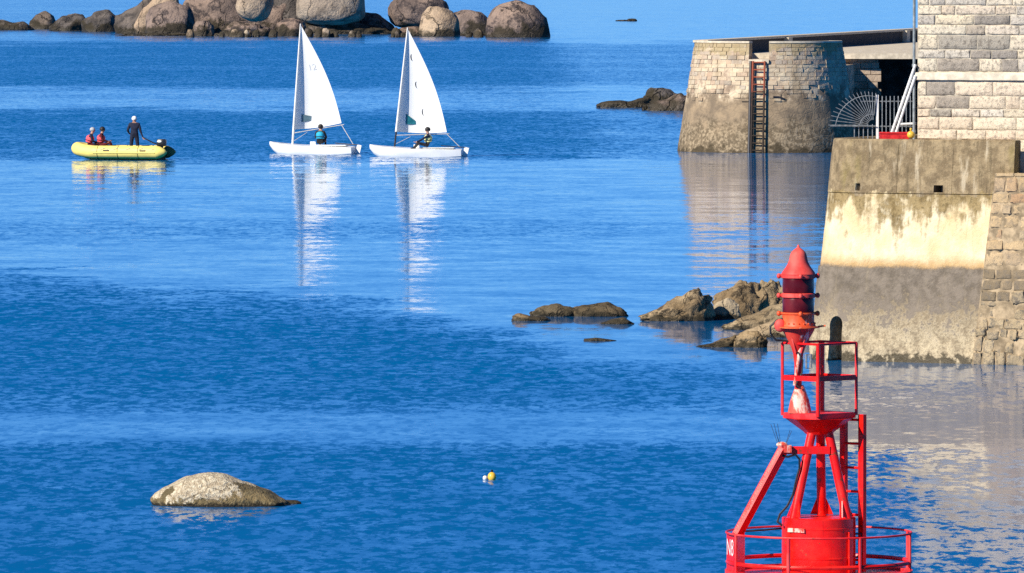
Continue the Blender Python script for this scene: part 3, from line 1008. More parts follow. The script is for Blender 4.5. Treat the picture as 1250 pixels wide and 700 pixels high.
bbox(m, 0.0, LEN, 0.028, DEP, 3.9, 10.2)
m.build('wall', MT['mortar'], bd, False, True)
m = MB()
bbox(m, -.04, LEN + .05, -.045, DEP, 6.13, 6.295)
m.build('string_course', MT['course'], bd, False, True, bevel=.012)
m = MB()
vs = [bpt(-.3, -.3, 10.2), bpt(LEN + .3, -.3, 10.2), bpt(LEN + .3, DEP + .3, 10.2), bpt(-.3, DEP + .3, 10.2), bpt(-.3, DEP / 2, 13.2), bpt(LEN + .3, DEP / 2, 13.2)]
m.add(vs, [(0, 1, 5, 4), (2, 3, 4, 5), (0, 4, 3), (1, 2, 5), (0, 3, 2, 1)])
m.build('roof', MT['slate'], bd, False, True)
zrow = lambda py: P(1180, py, 179.6).z
random.seed(23)
rows = [(-44, -30), (-30, -17), (-17, -6), (-6, 7), (7, 18.5), (18.5, 31), (31, 43), (43, 61), (61, 72), (72, 88), (100, 117.5), (117.5, 133.5), (133.5, 143.5), (143.5, 159), (159, 171), (171, 188), (188, 206)]
# joints read off the photograph for the courses in view, in pixels along the course
cuts = {3: [1119, 1133, 1152, 1201, 1232], 4: [1119, 1148, 1164, 1212, 1236], 5: [1119, 1140, 1186, 1229], 6: [1119, 1177, 1200, 1240],
        7: [1119, 1143, 1190, 1229], 8: [1119, 1152, 1182, 1207], 9: [1119, 1142, 1193, 1219], 10: [1119, 1130, 1164, 1209], 11: [1119, 1141, 1181, 1224, 1241],
        12: [1119, 1134, 1160, 1194, 1222], 13: [1119, 1145, 1185, 1237], 14: [1119, 1166, 1201, 1236]}
darks = {(5, 2), (7, 1), (7, 2), (8, 2), (8, 3), (9, 1), (9, 3), (10, 1), (11, 1), (6, 1), (12, 1)}
si = 0
for r_, (ya, yb) in enumerate(rows):
    zt, zb = zrow(ya), zrow(yb)
    xs = [(x - 1119) / 55.6 / e0.x for x in cuts.get(r_, [1119])]
    while xs[-1] < LEN - .3: xs.append(xs[-1] + random.uniform(.35, .95))
    xs[-1] = LEN
    for j in range(len(xs) - 1):
        if xs[j] > 6.5: continue
        si += 1
        mat = 'block_dark' if (r_, j) in darks or (r_ not in cuts and random.random() < .2) else ('block_pink' if r_ in (10, 11, 13, 14) else 'block')
        put_stone('stone', bd, BO, e0, n0, 0.0, (xs[j] + xs[j + 1]) / 2, (zt + zb) / 2, xs[j + 1] - xs[j] - .014, zt - zb - .014, .07, si * 1.3, mat, .022, .012)
m = MB()
px_ = bpt(-.06, -.03, 0)
m.tube([(px_.x, px_.y, 4.6), (px_.x, px_.y, 10.1)], .032, 10)
for z in (5.0, 6.45, 8.0, 9.6): m.lathe([(.045, -.03), (.045, .03)], (px_.x, px_.y, z), 10)
m.build('drainpipe', MT['pipe'], bd, True, True)

# ------------------------------------------------------------------ fan barrier and railing on the terrace
RY = 180.75
fb = thing('fan_barrier', 'galvanised fan-shaped spiked barrier overhanging the curved wall', 'railing', P(1066, 160, RY) * 1.0)
hub = P(1066, 153, RY)
for i in range(16):
    a = R(180 - i * 6.3)
    ln = (0.99 - .28 * (i / 15)) if i else .99
    m = MB()
    d = Vector((math.cos(a), 0, math.sin(a)))
    s0 = .12 + .12 * (i % 2)
    m.tube([hub + d * s0, hub + d * ln], .009, 6)
    m.build('spike', MT['grey_metal'], fb, True, True)
for rr in (.83, .3):
    m = MB()
    m.tube([hub + Vector((math.cos(R(180 - t)), 0, math.sin(R(180 - t)))) * (rr - .25 * rr * t / 96) for t in range(0, 97, 6)], .008, 6)
    m.build('hoop', MT['grey_metal'], fb, True, True)
m = MB()
m.tube([hub + Vector((-.95, 0, -.02)), hub + Vector((.06, 0, -.02))], .014, 6)
m.build('bottom_rail', MT['grey_metal'], fb, True, True)
tr = thing('terrace_railing', 'grey upright-bar railing between the fan barrier and the building corner', 'railing', (P(1090, 160, RY).x, RY + .06, 4.6))
m = MB()
q = P(1071, 116, RY + .06)
m.box((q.x, q.y, (q.z + 4.6) / 2), (.055, .055, q.z - 4.6))
m.build('post', MT['white_paint'], tr, False, True)
for i in range(9):
    q = P(1077 + i * 4.9, 117.5, RY + .06)
    m = MB()
    m.tube([(q.x, q.y, 4.6), (q.x, q.y, q.z)], .012, 6)
    m.build('bar', MT['grey_metal'], tr, True, True)
for i in range(5):
    q = P(1043 + i * 5.5, 152, RY + .06)
    m = MB()
    m.tube([(q.x, q.y, 4.6), (q.x, q.y, q.z)], .012, 6)
    m.build('bar', MT['grey_metal'], tr, True, True)
for py, xa in ((124, 1050), (154.5, 1040)):
    a, b = P(xa, py, RY + .075), P(1117, py, RY + .075)
    m = MB()
    m.tube([a, b], .013, 6)
    m.build('rail', MT['grey_metal'], tr, True, True)

for (a, b, lb) in (((1081.5, 170), (1117.5, 79), 'white pole leaning on the building corner, the outer of two'), ((1087, 170), (1117.5, 92.5), 'white pole leaning on the building corner, the inner of two')):
    p0, p1 = P(a[0], a[1], 180.35), P(b[0], b[1], 180.15)
    p0.z = 4.6
    m = MB()
    m.tube([p0, p1], .032, 10)
    tag(m.build('pole', MT['white_paint'], None, True), lb, 'pole', 'white poles leaning on the building')
rc = thing('red_crate', 'low red plastic fish crate behind the parapet', 'crate', (P(1092, 165, 179.6).x, 179.75, 4.6))
m = MB()
wd_, dp_, h_ = .64, .4, .37
for sx in (-1, 1): m.box((sx * (wd_ / 2 - .012), 0, h_ / 2), (.024, dp_, h_))
for sy in (-1, 1): m.box((0, sy * (dp_ / 2 - .012), h_ / 2), (wd_ - .05, .024, h_))
m.box((0, 0, .012), (wd_ - .05, dp_ - .05, .024))
m.build('side_panel', MT['red_plastic'], rc)
m = MB()
m.tube([(-wd_ / 2, -dp_ / 2, h_), (wd_ / 2, -dp_ / 2, h_), (wd_ / 2, dp_ / 2, h_), (-wd_ / 2, dp_ / 2, h_)], .02, 8, True)
m.build('rim', MT['red_plastic'], rc, True)
fl = thing('fishing_float', 'round orange-yellow float beside the red crate', 'float', (P(1112, 168, 179.3).x, 179.32, 4.85))
m = MB()
m.ell((0, 0, .09), (.085, .085, .085), 18, 12)
m.build('ball', MT['yellow_float'], fl, True)
m = MB()
m.lathe([(.02, .18), (.028, .2), (.028, .23), (.015, .24)], (0, 0, 0), 10)
m.build('eye', MT['yellow_float'], fl, True)
a, b = P(1099, 152, 180.6), P(1118, 151, 180.6)
m = MB()
m.tube([a, b], .028, 8)
m.tube([a + Vector((.03, 0, 0)), a + Vector((.03, 0.1, 0))], .02, 8)
tag(m.build('pipe_stub', MT['white_paint'], None, True), 'short white pipe jutting from the building corner over the crate', 'pipe')

# ------------------------------------------------------------------ old quay with its round head
TA = Vector((11.87, 379.3, 0))
rt = lambda z: 4.22 - (4.22 - 3.37) * z / 5.1
qy = thing('quay', 'old stone quay with a rounded battered head', 'quay', (TA.x, TA.y, 0))
m = MB()
zs = frange(-1.5, 4.22, 22)
na = 120
vs, fs = [], []
for z in zs:
    for k in range(na):
        a = 2 * math.pi * k / na
        d = Vector((math.sin(a), -math.cos(a), 0))
        r_ = rt(z) + .05 * fbm(Vector((d.x * 4, d.y * 4, z * 1.2)), 4)
        q = TA + d * r_
        vs.append((q.x, q.y, z))
for i in range(len(zs) - 1):
    for k in range(na):
        l = (k + 1) % na
        fs.append((i * na + k, i * na + l, (i + 1) * na + l, (i + 1) * na + k))
fs += [tuple(range(na)), tuple((len(zs) - 1) * na + k for k in range(na))]
m.add(vs, fs)
m.build('round_head', MT['quay'], qy, True, True)


def ring_part(name, a0, a1, z0, z1, d_out, d_in, mat, step=2.0):
    mm = MB()
    k = max(2, int((a1 - a0) / step))
    vs, fs = [], []
    for i in range(k + 1):
        a = R(a0 + (a1 - a0) * i / k)
        d = Vector((math.sin(a), -math.cos(a), 0))
        for r_, z in ((rt(z0) + d_out, z0), (rt(z1) + d_out, z1), (rt(z1) - d_in, z1), (rt(z1) - d_in, z0)):
            q = TA + d * r_
            vs.append((q.x, q.y, z))
    for i in range(k):
        for j in range(4):
            l = (j + 1) % 4
            fs.append((i * 4 + j, i * 4 + l, i * 4 + 4 + l, i * 4 + 4 + j))
    fs += [(0, 1, 2, 3), tuple(k * 4 + j for j in range(4))]
    mm.add(vs, fs)
    return mm.build(name, mat, qy, True, True, 30)


for a0, a1 in ((-102, -16.8), (-1.2, 96)):
    ring_part('parapet', a0, a1, 4.225, 5.02, 0.0, .5, MT['quay'])
    ring_part('coping', a0, a1, 5.023, 5.11, .04, .54, MT['pale_stone'])
ring_part('ladder_sill', -16.4, -1.6, 4.1, 4.28, .12, .6, MT['pale_stone'])
# facing stones, too small to tell apart singly
random.seed(31)
m = MB()
z = 2.35
while z < 4.95:
    h = random.uniform(.15, .22)
    a = -100.0 + random.uniform(0, 5)
    while a < 95:
        wd = random.uniform(.22, .55)
        da = math.degrees(wd / rt(z))
        zt_ = min(z + h, 5.0)
        nb = (z + h > 4.1 and a + da > -17.2 and a < -.8)
        lad = False
        if not nb and not (z < 3.0 and random.random() < (3.0 - z) * 1.3):
            pr = random.uniform(.005, .05)
            g = .02
            vs = []
            for zz in (z + g / 2, zt_ - g / 2):
                for an in (a + .25, a + da - .25):
                    for rr in (rt(zz) + pr, rt(zz) - .08):
                        dd = Vector((math.sin(R(an)), -math.cos(R(an)), 0))
                        q = TA + dd * (rr + random.uniform(-.008, .008))
                        vs.append((q.x, q.y, zz))
            m.add(vs, [(0, 2, 6, 4), (1, 5, 7, 3), (0, 4, 5, 1), (2, 3, 7, 6), (4, 6, 7, 5), (0, 1, 3, 2)])
        a += da
    z += h
tag(m.build('facing_stones', MT['quay_stone'], qy, False, True), kind='stuff')
# seaward parapet running back from the head
sdir = Vector((.19, .98, 0)).normalized()
sn = Vector((sdir.y, -sdir.x, 0))
s0 = TA + Vector((-3.42, .5, 0))


def wall_seg(name, k0, k1, w0, w1, z0, z1, mat, parent=qy):
    mm = MB()
    vs = []
    for z in (z0, z1):
        for kk, ww in ((k0, w0), (k1, w0), (k1, w1), (k0, w1)):
            q = s0 + sdir * kk + sn * ww
            vs.append((q.x, q.y, z))
    mm.add(vs, [(0, 3, 2, 1), (4, 5, 6, 7), (0, 1, 5, 4), (1, 2, 6, 5), (2, 3, 7, 6), (3, 0, 4, 7)])
    return mm.build(name, mat, parent, False, True)


wall_seg('sea_parapet', 0, 90, 0, .6, 3.9, 5.02, MT['shade_wall'])  # shade of the inner face is put into its dark colour
wall_seg('sea_coping', -.1, 90, -.05, .66, 5.023, 5.13, MT['pale_stone'])
wall_seg('sea_wall', 3, 90, -.3, 6.0, -1.5, 3.89, MT['quay'])
for kk in (22.5, 63):
    wall_seg('pier', kk, kk + 1.2, .605, .85, 3.9, 5.06, MT['pale_stone'])
# deck of the quay and the wall under it
DY = 388.0
m = MB()
q0 = s0 + sdir * (DY - s0.y + 1)
vs = [(14.9, DY, 4.16), (34, DY - 1, 4.16), (40, 455, 4.16), (s0.x + .19 * 75 + .7, 455, 4.16), (s0.x + 2.3, DY + .3, 4.16)]
vs = vs + [(x, y, 4.42) for x, y, _ in vs]
m.add(vs, [(0, 4, 3, 2, 1), (5, 6, 7, 8, 9)] + [(i, (i + 1) % 5, 5 + (i + 1) % 5, 5 + i) for i in range(5)])
m.build('deck', MT['pale_stone'], qy, False, True)
m = MB()
m.add([(13.6, DY + .35, -1.5), (17.35, DY + .2, -1.5), (17.35, DY + 9, -1.5), (13.6, DY + 9, -1.5), (13.6, DY + .75, 4.155), (17.35, DY + .6, 4.155), (17.35, DY + 9, 4.155), (13.6, DY + 9, 4.155)],
      [(0, 3, 2, 1), (4, 5, 6, 7), (0, 1, 5, 4), (1, 2, 6, 5), (2, 3, 7, 6), (3, 0, 4, 7)])
m.build('pier_wall', MT['quay'], qy, False, True)
random.seed(8)
z = .2
while z < 4.1:
    h = random.uniform(.26, .36)
    h = min(h, 4.14 - z)
    a = 13.9
    while a < 17.4:
        wd = random.uniform(.5, 1.0)
        ed = min(a + wd, 17.35 + random.choice([.02, .16]))
        mm = MB()
        yb = DY + .2 + (.4 * z / 5.65) + .2
        mm.box(((a + ed) / 2, yb, z + h / 2), (ed - a - .03, .3 + random.uniform(0, .06), h - .03))
        mm.build('stone', MT['quay_stone'], qy, False, True)
        a = ed if ed >= 17.3 else a + wd
        if a >= 17.3: break
    z += h
m = MB()
m.add([(17.3, DY + 8, -1.5), (36, DY + 8, -1.5), (36, DY + 9.5, -1.5), (17.3, DY + 9.5, -1.5), (17.3, DY + 8, 4.155), (36, DY + 8, 4.155), (36, DY + 9.5, 4.155), (17.3, DY + 9.5, 4.155)],
      [(0, 3, 2, 1), (4, 5, 6, 7), (0, 1, 5, 4), (1, 2, 6, 5), (2, 3, 7, 6), (3, 0, 4, 7)])
m.build('recess_wall', MT['shade_wall'], qy, False, True)  # dark colour deepens the shade under the deck
# ladder
la = R(-8.6)
ldv = Vector((math.sin(la), -math.cos(la), 0))
ltv = Vector((math.cos(la), math.sin(la), 0))
ld = thing('iron_ladder', 'rusty red and black iron ladder fixed to the rounded quay head', 'ladder', tuple(TA + ldv * rt(0)))
lp = lambda z, s: Vector((*(TA + ldv * (rt(z) + .16) + ltv * s).xy, z))
for s in (-.27, .27):
    m = MB()
    m.tube([lp(-.4, s), lp(4.2, s)], .05 if s < 0 else .045, 8)
    m.build('rail', MT['rust'], ld, True, True)
m = MB()
m.tube([lp(-.5, -.38) - ldv * .06, lp(4.2, -.38) - ldv * .06], .07, 8)
m.build('groove_bar', MT['navy_bar'], ld, True, True)  # dark bar added in place of the dark groove left of the ladder
z = .12
while z < 4.15:
    m = MB()
    m.tube([lp(z, -.27), lp(z, .27)], .034, 8)
    m.build('rung', MT['rust'], ld, True, True)
    z += .335
m = MB()
a, b = P(942, 119, 375.2), P(955, 119, 375.2)
ang = math.atan2(a.x - TA.x, TA.y - a.y)
pts = []
for i in range(5):
    an = R(1.5 + i * 1.9)
    dd = Vector((math.sin(an), -math.cos(an), 0))
    zz = P(945, 119 + max(0, i - 2) * 1.2, 375).z
    q = TA + dd * (rt(zz) + .03)
    pts.append((q.x, q.y, zz))
m.tube(pts, .05, 6)
m.build('crack_strip', MT['navy_bar'], qy, True, True)  # dark strip added on the stonework in place of a crack

# ------------------------------------------------------------------ people
PM = {
    'skin': plain('skin', (0.48, 0.26, 0.18), 0.6, 0.12, 9),
    'navy': plain('navy_cloth', (0.012, 0.016, 0.04), 0.85, 0.3, 9, 0.3),
    'black': plain('black_neoprene', (0.012, 0.012, 0.016), 0.7, 0.3, 9, 0.3),
    'red_cloth': plain('dark_red_cloth', (0.10, 0.008, 0.012), 0.85, 0.3, 9, 0.3),
    'pink_vest': plain('coral_pink_buoyancy_fabric', (0.80, 0.10, 0.13), 0.7, 0.2, 9, 0.3),
    'teal_vest': plain('turquoise_buoyancy_fabric', (0.02, 0.36, 0.56), 0.7, 0.2, 9, 0.3),
    'yellow_vest': plain('pale_yellow_buoyancy_fabric', (0.78, 0.75, 0.34), 0.7, 0.15, 9, 0.3),
    'white_cap': plain('white_cotton', (0.85, 0.85, 0.84), 0.8, 0.06, 9, 0.3),
    'grey_cap': plain('grey_cotton', (0.42, 0.43, 0.45), 0.85, 0.15, 9, 0.3),
    'dark_hair': plain('dark_hair', (0.014, 0.011, 0.012), 0.6, 0.4, 30, 0.4),
}
RAD = dict(pelvis=.135, waist=.125, chest=.145, neck=.058, jaw=.075, skull=.098, crown=.062, sh=.068, el=.046, wr=.031, ha=.04, hip=.088, kn=.062, an=.044, toe=.036)
CHAIN = [('pelvis', 'waist'), ('waist', 'chest'), ('chest', 'neck'), ('neck', 'jaw'), ('jaw', 'skull'), ('skull', 'crown'),
         ('chest', 'lsh'), ('lsh', 'lel'), ('lel', 'lwr'), ('lwr', 'lha'), ('chest', 'rsh'), ('rsh', 'rel'), ('rel', 'rwr'), ('rwr', 'rha'),
         ('pelvis', 'lhip'), ('lhip', 'lkn'), ('lkn', 'lan'), ('lan', 'ltoe'), ('pelvis', 'rhip'), ('rhip', 'rkn'), ('rkn', 'ran'), ('ran', 'rtoe')]


def person(label, loc, rz, J, cloth, top=None, legs=None, group=None, vest=None, hat=None, hat_brim=False, face=(0, -1, 0), bulk=1.0):
    """J: joint positions; one continuous skinned body, clothes coloured by body region, hair or hat and vest as children"""
    J = {k: Vector(v) for k, v in J.items()}
    root = thing('person', label, 'person', loc, rz, group)
    names = list(J)
    me = bpy.data.meshes.new('body')
    me.from_pydata([J[n] for n in names], [(names.index(a), names.index(b)) for a, b in CHAIN], [])
    o = bpy.data.objects.new('body', me)
    COL.objects.link(o)
    md = o.modifiers.new('skin', 'SKIN')
    for i, n in enumerate(names):
        key = n if n in RAD else n[1:]
        kk_ = bulk if key in ('pelvis', 'waist', 'chest', 'sh', 'el', 'hip', 'kn', 'an') else 1.0
        me.skin_vertices[0].data[i].radius = (RAD[key] * kk_, RAD[key] * kk_)
        me.skin_vertices[0].data[i].use_root = (n == 'pelvis')
    o.modifiers.new('sub', 'SUBSURF').levels = 2
    dg = bpy.context.evaluated_depsgraph_get()
    bm = bmesh.new()
    ev = o.evaluated_get(dg)
    tmp = bpy.data.meshes.new_from_object(ev)
    bm.from_mesh(tmp)
    bpy.data.objects.remove(o, do_unlink=True)
    # five fingers on each hand
    fv = MB()
    for s in 'lr':
        wr, ha = J[s + 'wr'], J[s + 'ha']
        d = (ha - wr).normalized()
        side = d.cross(Vector((0.3, 0.2, 1))).normalized()
        nrm = d.cross(side).normalized()
        for i, ln in enumerate((.075, .085, .08, .062)):
            b0 = ha + d * .01 + side * (i - 1.5) * .019
            fv.tube([b0, b0 + d * ln * .5 - nrm * .006, b0 + d * ln * .8 - nrm * .03, b0 + d * ln - nrm * .05], [.0095, .009, .008, .006], 6)
        t0 = wr.lerp(ha, .6) - side * .03
        fv.tube([t0, t0 + d * .03 - side * .025, t0 + d * .06 - side * .03 - nrm * .012], [.012, .011, .008], 6)
    # face: nose, ears
    fw = Vector(face).normalized()
    sk = J['skull']
    jw = J['jaw']
    upv = (sk - jw).normalized()
    sd2 = fw.cross(upv).normalized()
    fc = sk.lerp(jw, .45) + fw * .085
    nose_start = len(fv.f)
    fv.ell(fc, (.014, .022, .026), 8, 6)
    for s in (-1, 1):
        fv.ell(sk.lerp(jw, .4) + sd2 * s * .095, (.012, .022, .032), 8, 6)
        fv.ell(fc + sd2 * s * .03 + upv * .035 - fw * .012, (.012, .012, .009), 8, 6)
    fv.ell(fc - upv * .045 - fw * .01, (.026, .01, .008), 8, 6)
    t2 = bpy.data.meshes.new('t')
    t2.from_pydata(fv.v, [], fv.f)
    nf = len(bm.faces)
    bm.from_mesh(t2)
    bm.faces.ensure_lookup_table()
    region = {}
    for n in ('neck', 'jaw', 'skull', 'crown', 'lha', 'rha'): region[n] = 0
    for n in ('pelvis', 'lhip', 'rhip', 'lkn', 'rkn', 'lan', 'ran', 'ltoe', 'rtoe'): region[n] = 2
    for i, f in enumerate(bm.faces):
        if i >= nf:
            f.material_index = 0
            continue
        c = f.calc_center_median()
        best = min(names, key=lambda n: (J[n] - c).length - RAD[n if n in RAD else n[1:]])
        f.material_index = region.get(best, 1)
        f.smooth = True
    me2 = bpy.data.meshes.new('body')
    bm.to_mesh(me2)
    bm.free()
    for mt in (PM['skin'], PM[top or cloth], PM[legs or cloth]): me2.materials.append(mt)
    me2.shade_smooth()
    b = bpy.data.objects.new('body', me2)
    COL.objects.link(b)
    b.parent = root
    if vest:
        m = MB()
        a0, a1, a2 = J['pelvis'].lerp(J['waist'], .7), J['waist'].lerp(J['chest'], .6), J['chest'].lerp(J['neck'], .35)
        sdv = (J['lsh'] - J['rsh']).normalized()
        vs, fs = [], []
        n = 18
        sts = [(a0, .175, .15), (a0.lerp(a1, .5), .19, .17), (a1, .2, .185), (a1.lerp(a2, .6), .195, .18), (a2, .15, .13), (a2 + (a2 - a1).normalized() * .04, .09, .085)]
        for (c, ra, rb) in sts:
            ax = (a2 - a0).normalized()
            fwd = ax.cross(sdv).normalized()
            for k in range(n):
                an = 2 * math.pi * k / n
                vs.append(c + sdv * ra * math.cos(an) + fwd * rb * math.sin(an))
        for i in range(len(sts) - 1):
            for k in range(n):
                l = (k + 1) % n
                fs.append((i * n + k, i * n + l, (i + 1) * n + l, (i + 1) * n + k))
        fs += [tuple(range(n)), tuple((len(sts) - 1) * n + k for k in range(n))]
        m.add(vs, fs)
        m.build('life_vest', PM[vest], root, True, False, 70)
        m = MB()
        c = sts[1][0]
        m.tube([c + sdv * .2 * math.cos(t * .35) + fwd * .18 * math.sin(t * .35) for t in range(18)], .016, 6, True)
        m.build('vest_strap', PM['black'], root, True)
    if hat:
        m = MB()
        c = sk + upv * .012 - fw * .012
        rot = upv.to_track_quat('Z', 'Y').to_matrix()
        vs = []
        n, mm_ = 18, 7
        for i in range(mm_ + 1):
            a = R(-18 + 108 * i / mm_)
            for k in range(n):
                an = 2 * math.pi * k / n
                lo = -.03 if (hat.endswith('hair') and i == 0) else 0
                vs.append(c + rot @ Vector((.118 * math.cos(a) * math.cos(an), .125 * math.cos(a) * math.sin(an), .115 * math.sin(a) + lo)))
        fs = [(i * n + k, i * n + (k + 1) % n, (i + 1) * n + (k + 1) % n, (i + 1) * n + k) for i in range(mm_) for k in range(n)]
        fs.append(tuple(range(n)))
        m.add(vs, fs)
        if hat_brim:
            m.ell(c + fw * .13 - upv * .015, (.085, .085, .012), 14, 6)
        m.build('hair' if hat.endswith('hair') else 'cap', PM[hat], root, True, False, 60)
    return root


def sitting(lean=0.0, arms='lap', turn=0.0):
    """seated, facing -y, seat at z=0"""
    J = dict(pelvis=(0, .02, .12), waist=(0, .03 - lean * .15, .30), chest=(0, .03 - lean * .38, .48), neck=(0, .02 - lean * .52, .64), jaw=(0, -.01 - lean * .58, .71), skull=(0, 0 - lean * .62, .80), crown=(0, .01 - lean * .64, .87),
             lhip=(.10, -.02, .10), lkn=(.15, -.42, .22), lan=(.13, -.52, -.18), ltoe=(.14, -.68, -.23),
             rhip=(-.10, -.02, .10), rkn=(-.15, -.42, .22), ran=(-.13, -.52, -.18), rtoe=(-.14, -.68, -.23),
             lsh=(.19, .03 - lean * .42, .55), rsh=(-.19, .03 - lean * .42, .55),
             lel=(.26, -.08 - lean * .3, .30), lwr=(.17, -.28 - lean * .2, .27), lha=(.15, -.35 - lean * .2, .27),
             rel=(-.26, -.08 - lean * .3, .30), rwr=(-.17, -.28 - lean * .2, .27), rha=(-.15, -.35 - lean * .2, .27))
    return J


# ------------------------------------------------------------------ yellow inflatable with crew
MT['rib_yellow'] = plain('yellow_rubberised_fabric', (0.90, 0.72, 0.19), 0.6, 0.08, 3)
MT['rope'] = plain('pale_rope', (0.55, 0.52, 0.46), 0.9, 0.15, 20)
MT['rib_dark'] = plain('dark_grey_rubber', (0.03, 0.032, 0.035), 0.6, 0.3, 6)
MT['rib_floor'] = plain('grey_floorboard', (0.30, 0.29, 0.25), 0.8, 0.2, 5)
MT['engine_black'] = plain('black_engine_paint', (0.012, 0.012, 0.014), 0.3, 0.3, 6)
MT['olive_cap'] = plain('olive_tube_cap', (0.20, 0.19, 0.06), 0.6, 0.2, 6)
RBY = 378.0
rp = P(146, 195, WY(195))
# the dinghy
rib = thing('inflatable_dinghy', 'yellow inflatable dinghy with a black outboard carrying three people', 'boat', (rp.x, rp.y, 0.0), R(180 - 17))
# local: +x towards the bow
tube_pts = []
for x in frange(-2.1, 1.0, 14): tube_pts.append(Vector((x, -.62, .36)))
for a in frange(-80, 80, 14):
    tube_pts.append(Vector((1.0 + 1.05 * math.cos(R(a)), (.62) * math.sin(R(a)), .36 + .15 * max(0, math.cos(R(a))) ** 1.5)))
for x in frange(1.0, -2.1, 14): tube_pts.append(Vector((x, .62, .36)))
m = MB()
m.tube(tube_pts, .30, 18)
m.build('buoyancy_tube', MT['rib_yellow'], rib, True, False, 60)
for s in (-1, 1):
    m = MB()
    pts = [Vector((-2.1 - d_, s * .62, .36)) for d_ in (.003, .08, .2, .34, .44)]
    m.tube(pts, [.295, .285, .23, .15, .05], 18)
    m.build('tube_cone', MT['rib_yellow'] if s > 0 else MT['olive_cap'], rib, True, False, 60)
    m = MB()
    m.tube([Vector((x, s * .925, .33)) for x in frange(-2.05, 1.0, 8)], .022, 8)
    m.build('rubbing_strake', MT['rib_yellow'], rib, True)
    for x in (-1.45, .35):
        m = MB()
        m.box((x, s * .92, .44), (.28, .03, .05))
        m.build('grab_handle', MT['rib_dark'], rib)
for s_ in (-1, 1):
    m = MB()
    m.tube([Vector((x, s_ * (.90 - .0 * x), .56 - .10 * abs(math.sin((x + 2.05) * math.pi / .62)))) for x in frange(-2.0, 1.0, 48)], .014, 6)
    m.build('grab_line', MT['rope'], rib, True)
for x in (-1.2, -.2, .8):
    m = MB()
    for s_ in (-1, 1):
        m.tube([Vector((x - .02, s_ * .62, .36)), Vector((x + .02, s_ * .62, .36))], .304, 18)
    m.build('seam_tape', MT['olive_cap'], rib, True, False, 60)
m = MB()
sts = [(-1.9, .5, .02), (0, .5, 0), (1.0, .42, .05), (1.7, .2, .22), (1.98, .03, .36)]
vs, fs = [], []
for x, hw_, zk in sts: vs += [(x, -hw_, .2 + zk * .5), (x, 0, -.16 + zk), (x, hw_, .2 + zk * .5), (x, 0, .21 + zk * .5)]
for i in range(len(sts) - 1):
    for k in range(4):
        l = (k + 1) % 4
        fs.append((i * 4 + k, i * 4 + l, i * 4 + 4 + l, i * 4 + 4 + k))
fs += [(0, 1, 2, 3), tuple((len(sts) - 1) * 4 + k for k in range(4))]
m.add(vs, fs)
m.build('hull', MT['rib_yellow'], rib, True)
m = MB()
m.box((-1.88, 0, .40), (.06, .98, .5))
m.build('transom', MT['rib_dark'], rib)
m = MB()
m.box((.55, 0, .50), (.26, 1.0, .05))
m.build('bench', MT['rib_floor'], rib)
ob = thing('outboard_motor', 'black outboard motor with a pale cowl patch on the dinghy transom', 'motor', (rp.x, rp.y, 0.0), R(180 - 17))
m = MB()
m.box((-2.08, 0, .80), (.42, .34, .34))
m.build('cowl', MT['engine_black'], ob, True, False, 50, .09)
m = MB()
m.box((-2.06, 0, .40), (.18, .16, .60))
m.build('midsection', MT['engine_black'], ob, True, False, 50, .04)
m = MB()
m.box((-2.10, 0, -.15), (.34, .07, .5))
m.box((-2.12, 0, .02), (.46, .22, .03))
m.build('leg', MT['engine_black'], ob, True, False, 50)
m = MB()
m.tube([(-1.9, .08, .72), (-1.65, .12, .82), (-1.25, .14, 1.02)], [.035, .03, .025], 8)
m.build('tiller', MT['engine_black'], ob, True)
m = MB()
m.ell((-2.02, .172, .86), (.11, .012, .055), 14, 8)
m.build('cowl_patch', MT['white_paint'], ob, True)
m = MB()
for k in range(3):
    a = R(120 * k)
    m.box((-2.30, .09 * math.cos(a), -.28 + .09 * math.sin(a)), (.02, .07, .16), Matrix.Rotation(-a, 3, 'X'))
m.lathe([(.035, 0), (.03, .1)], (-2.30, 0, -.33), 8)
m.build('propeller', MT['navy_bar'], ob)
rm = Matrix.Rotation(R(180 - 17), 3, 'Z')
rl = lambda x, y, z: tuple(Vector((rp.x, rp.y, 0)) + rm @ Vector((x * .95, y * .95, z)))
rib.scale = ob.scale = (.95, .95, .95)
G3 = 'people aboard the yellow inflatable'
st = dict(pelvis=(0, 0, .93), waist=(0, -.005, 1.10), chest=(0, 0, 1.31), neck=(0, .01, 1.48), jaw=(0, -.02, 1.545), skull=(0, -.01, 1.635), crown=(0, 0, 1.70),
          lhip=(.10, 0, .90), lkn=(.14, -.03, .49), lan=(.15, .02, .09), ltoe=(.16, -.15, .04), rhip=(-.10, 0, .90), rkn=(-.14, -.03, .49), ran=(-.15, .02, .09), rtoe=(-.17, -.15, .04),
          lsh=(.195, .0, 1.39), lel=(.30, .06, 1.12), lwr=(.22, -.12, .98), lha=(.19, -.18, .96), rsh=(-.195, .0, 1.39), rel=(-.27, .05, 1.10), rwr=(-.36, .06, .87), rha=(-.39, .05, .79))
person('helmsman in navy jacket and white cap standing by the tiller', rl(-.74, .02, .17), R(180), st, 'navy', group=G3, hat='white_cap', bulk=1.3)
person('passenger in coral pink life vest with a grey cap seated at the bow', rl(1.52, .0, .50), R(95), sitting(.28), 'red_cloth', 'navy', 'red_cloth', G3, 'pink_vest', 'grey_cap')
person('dark-haired passenger in coral pink life vest sitting between bow and helmsman', rl(.92, .0, .53), R(85), sitting(.12), 'red_cloth', 'red_cloth', 'red_cloth', G3, 'pink_vest', 'dark_hair')

# ------------------------------------------------------------------ sailing dinghies


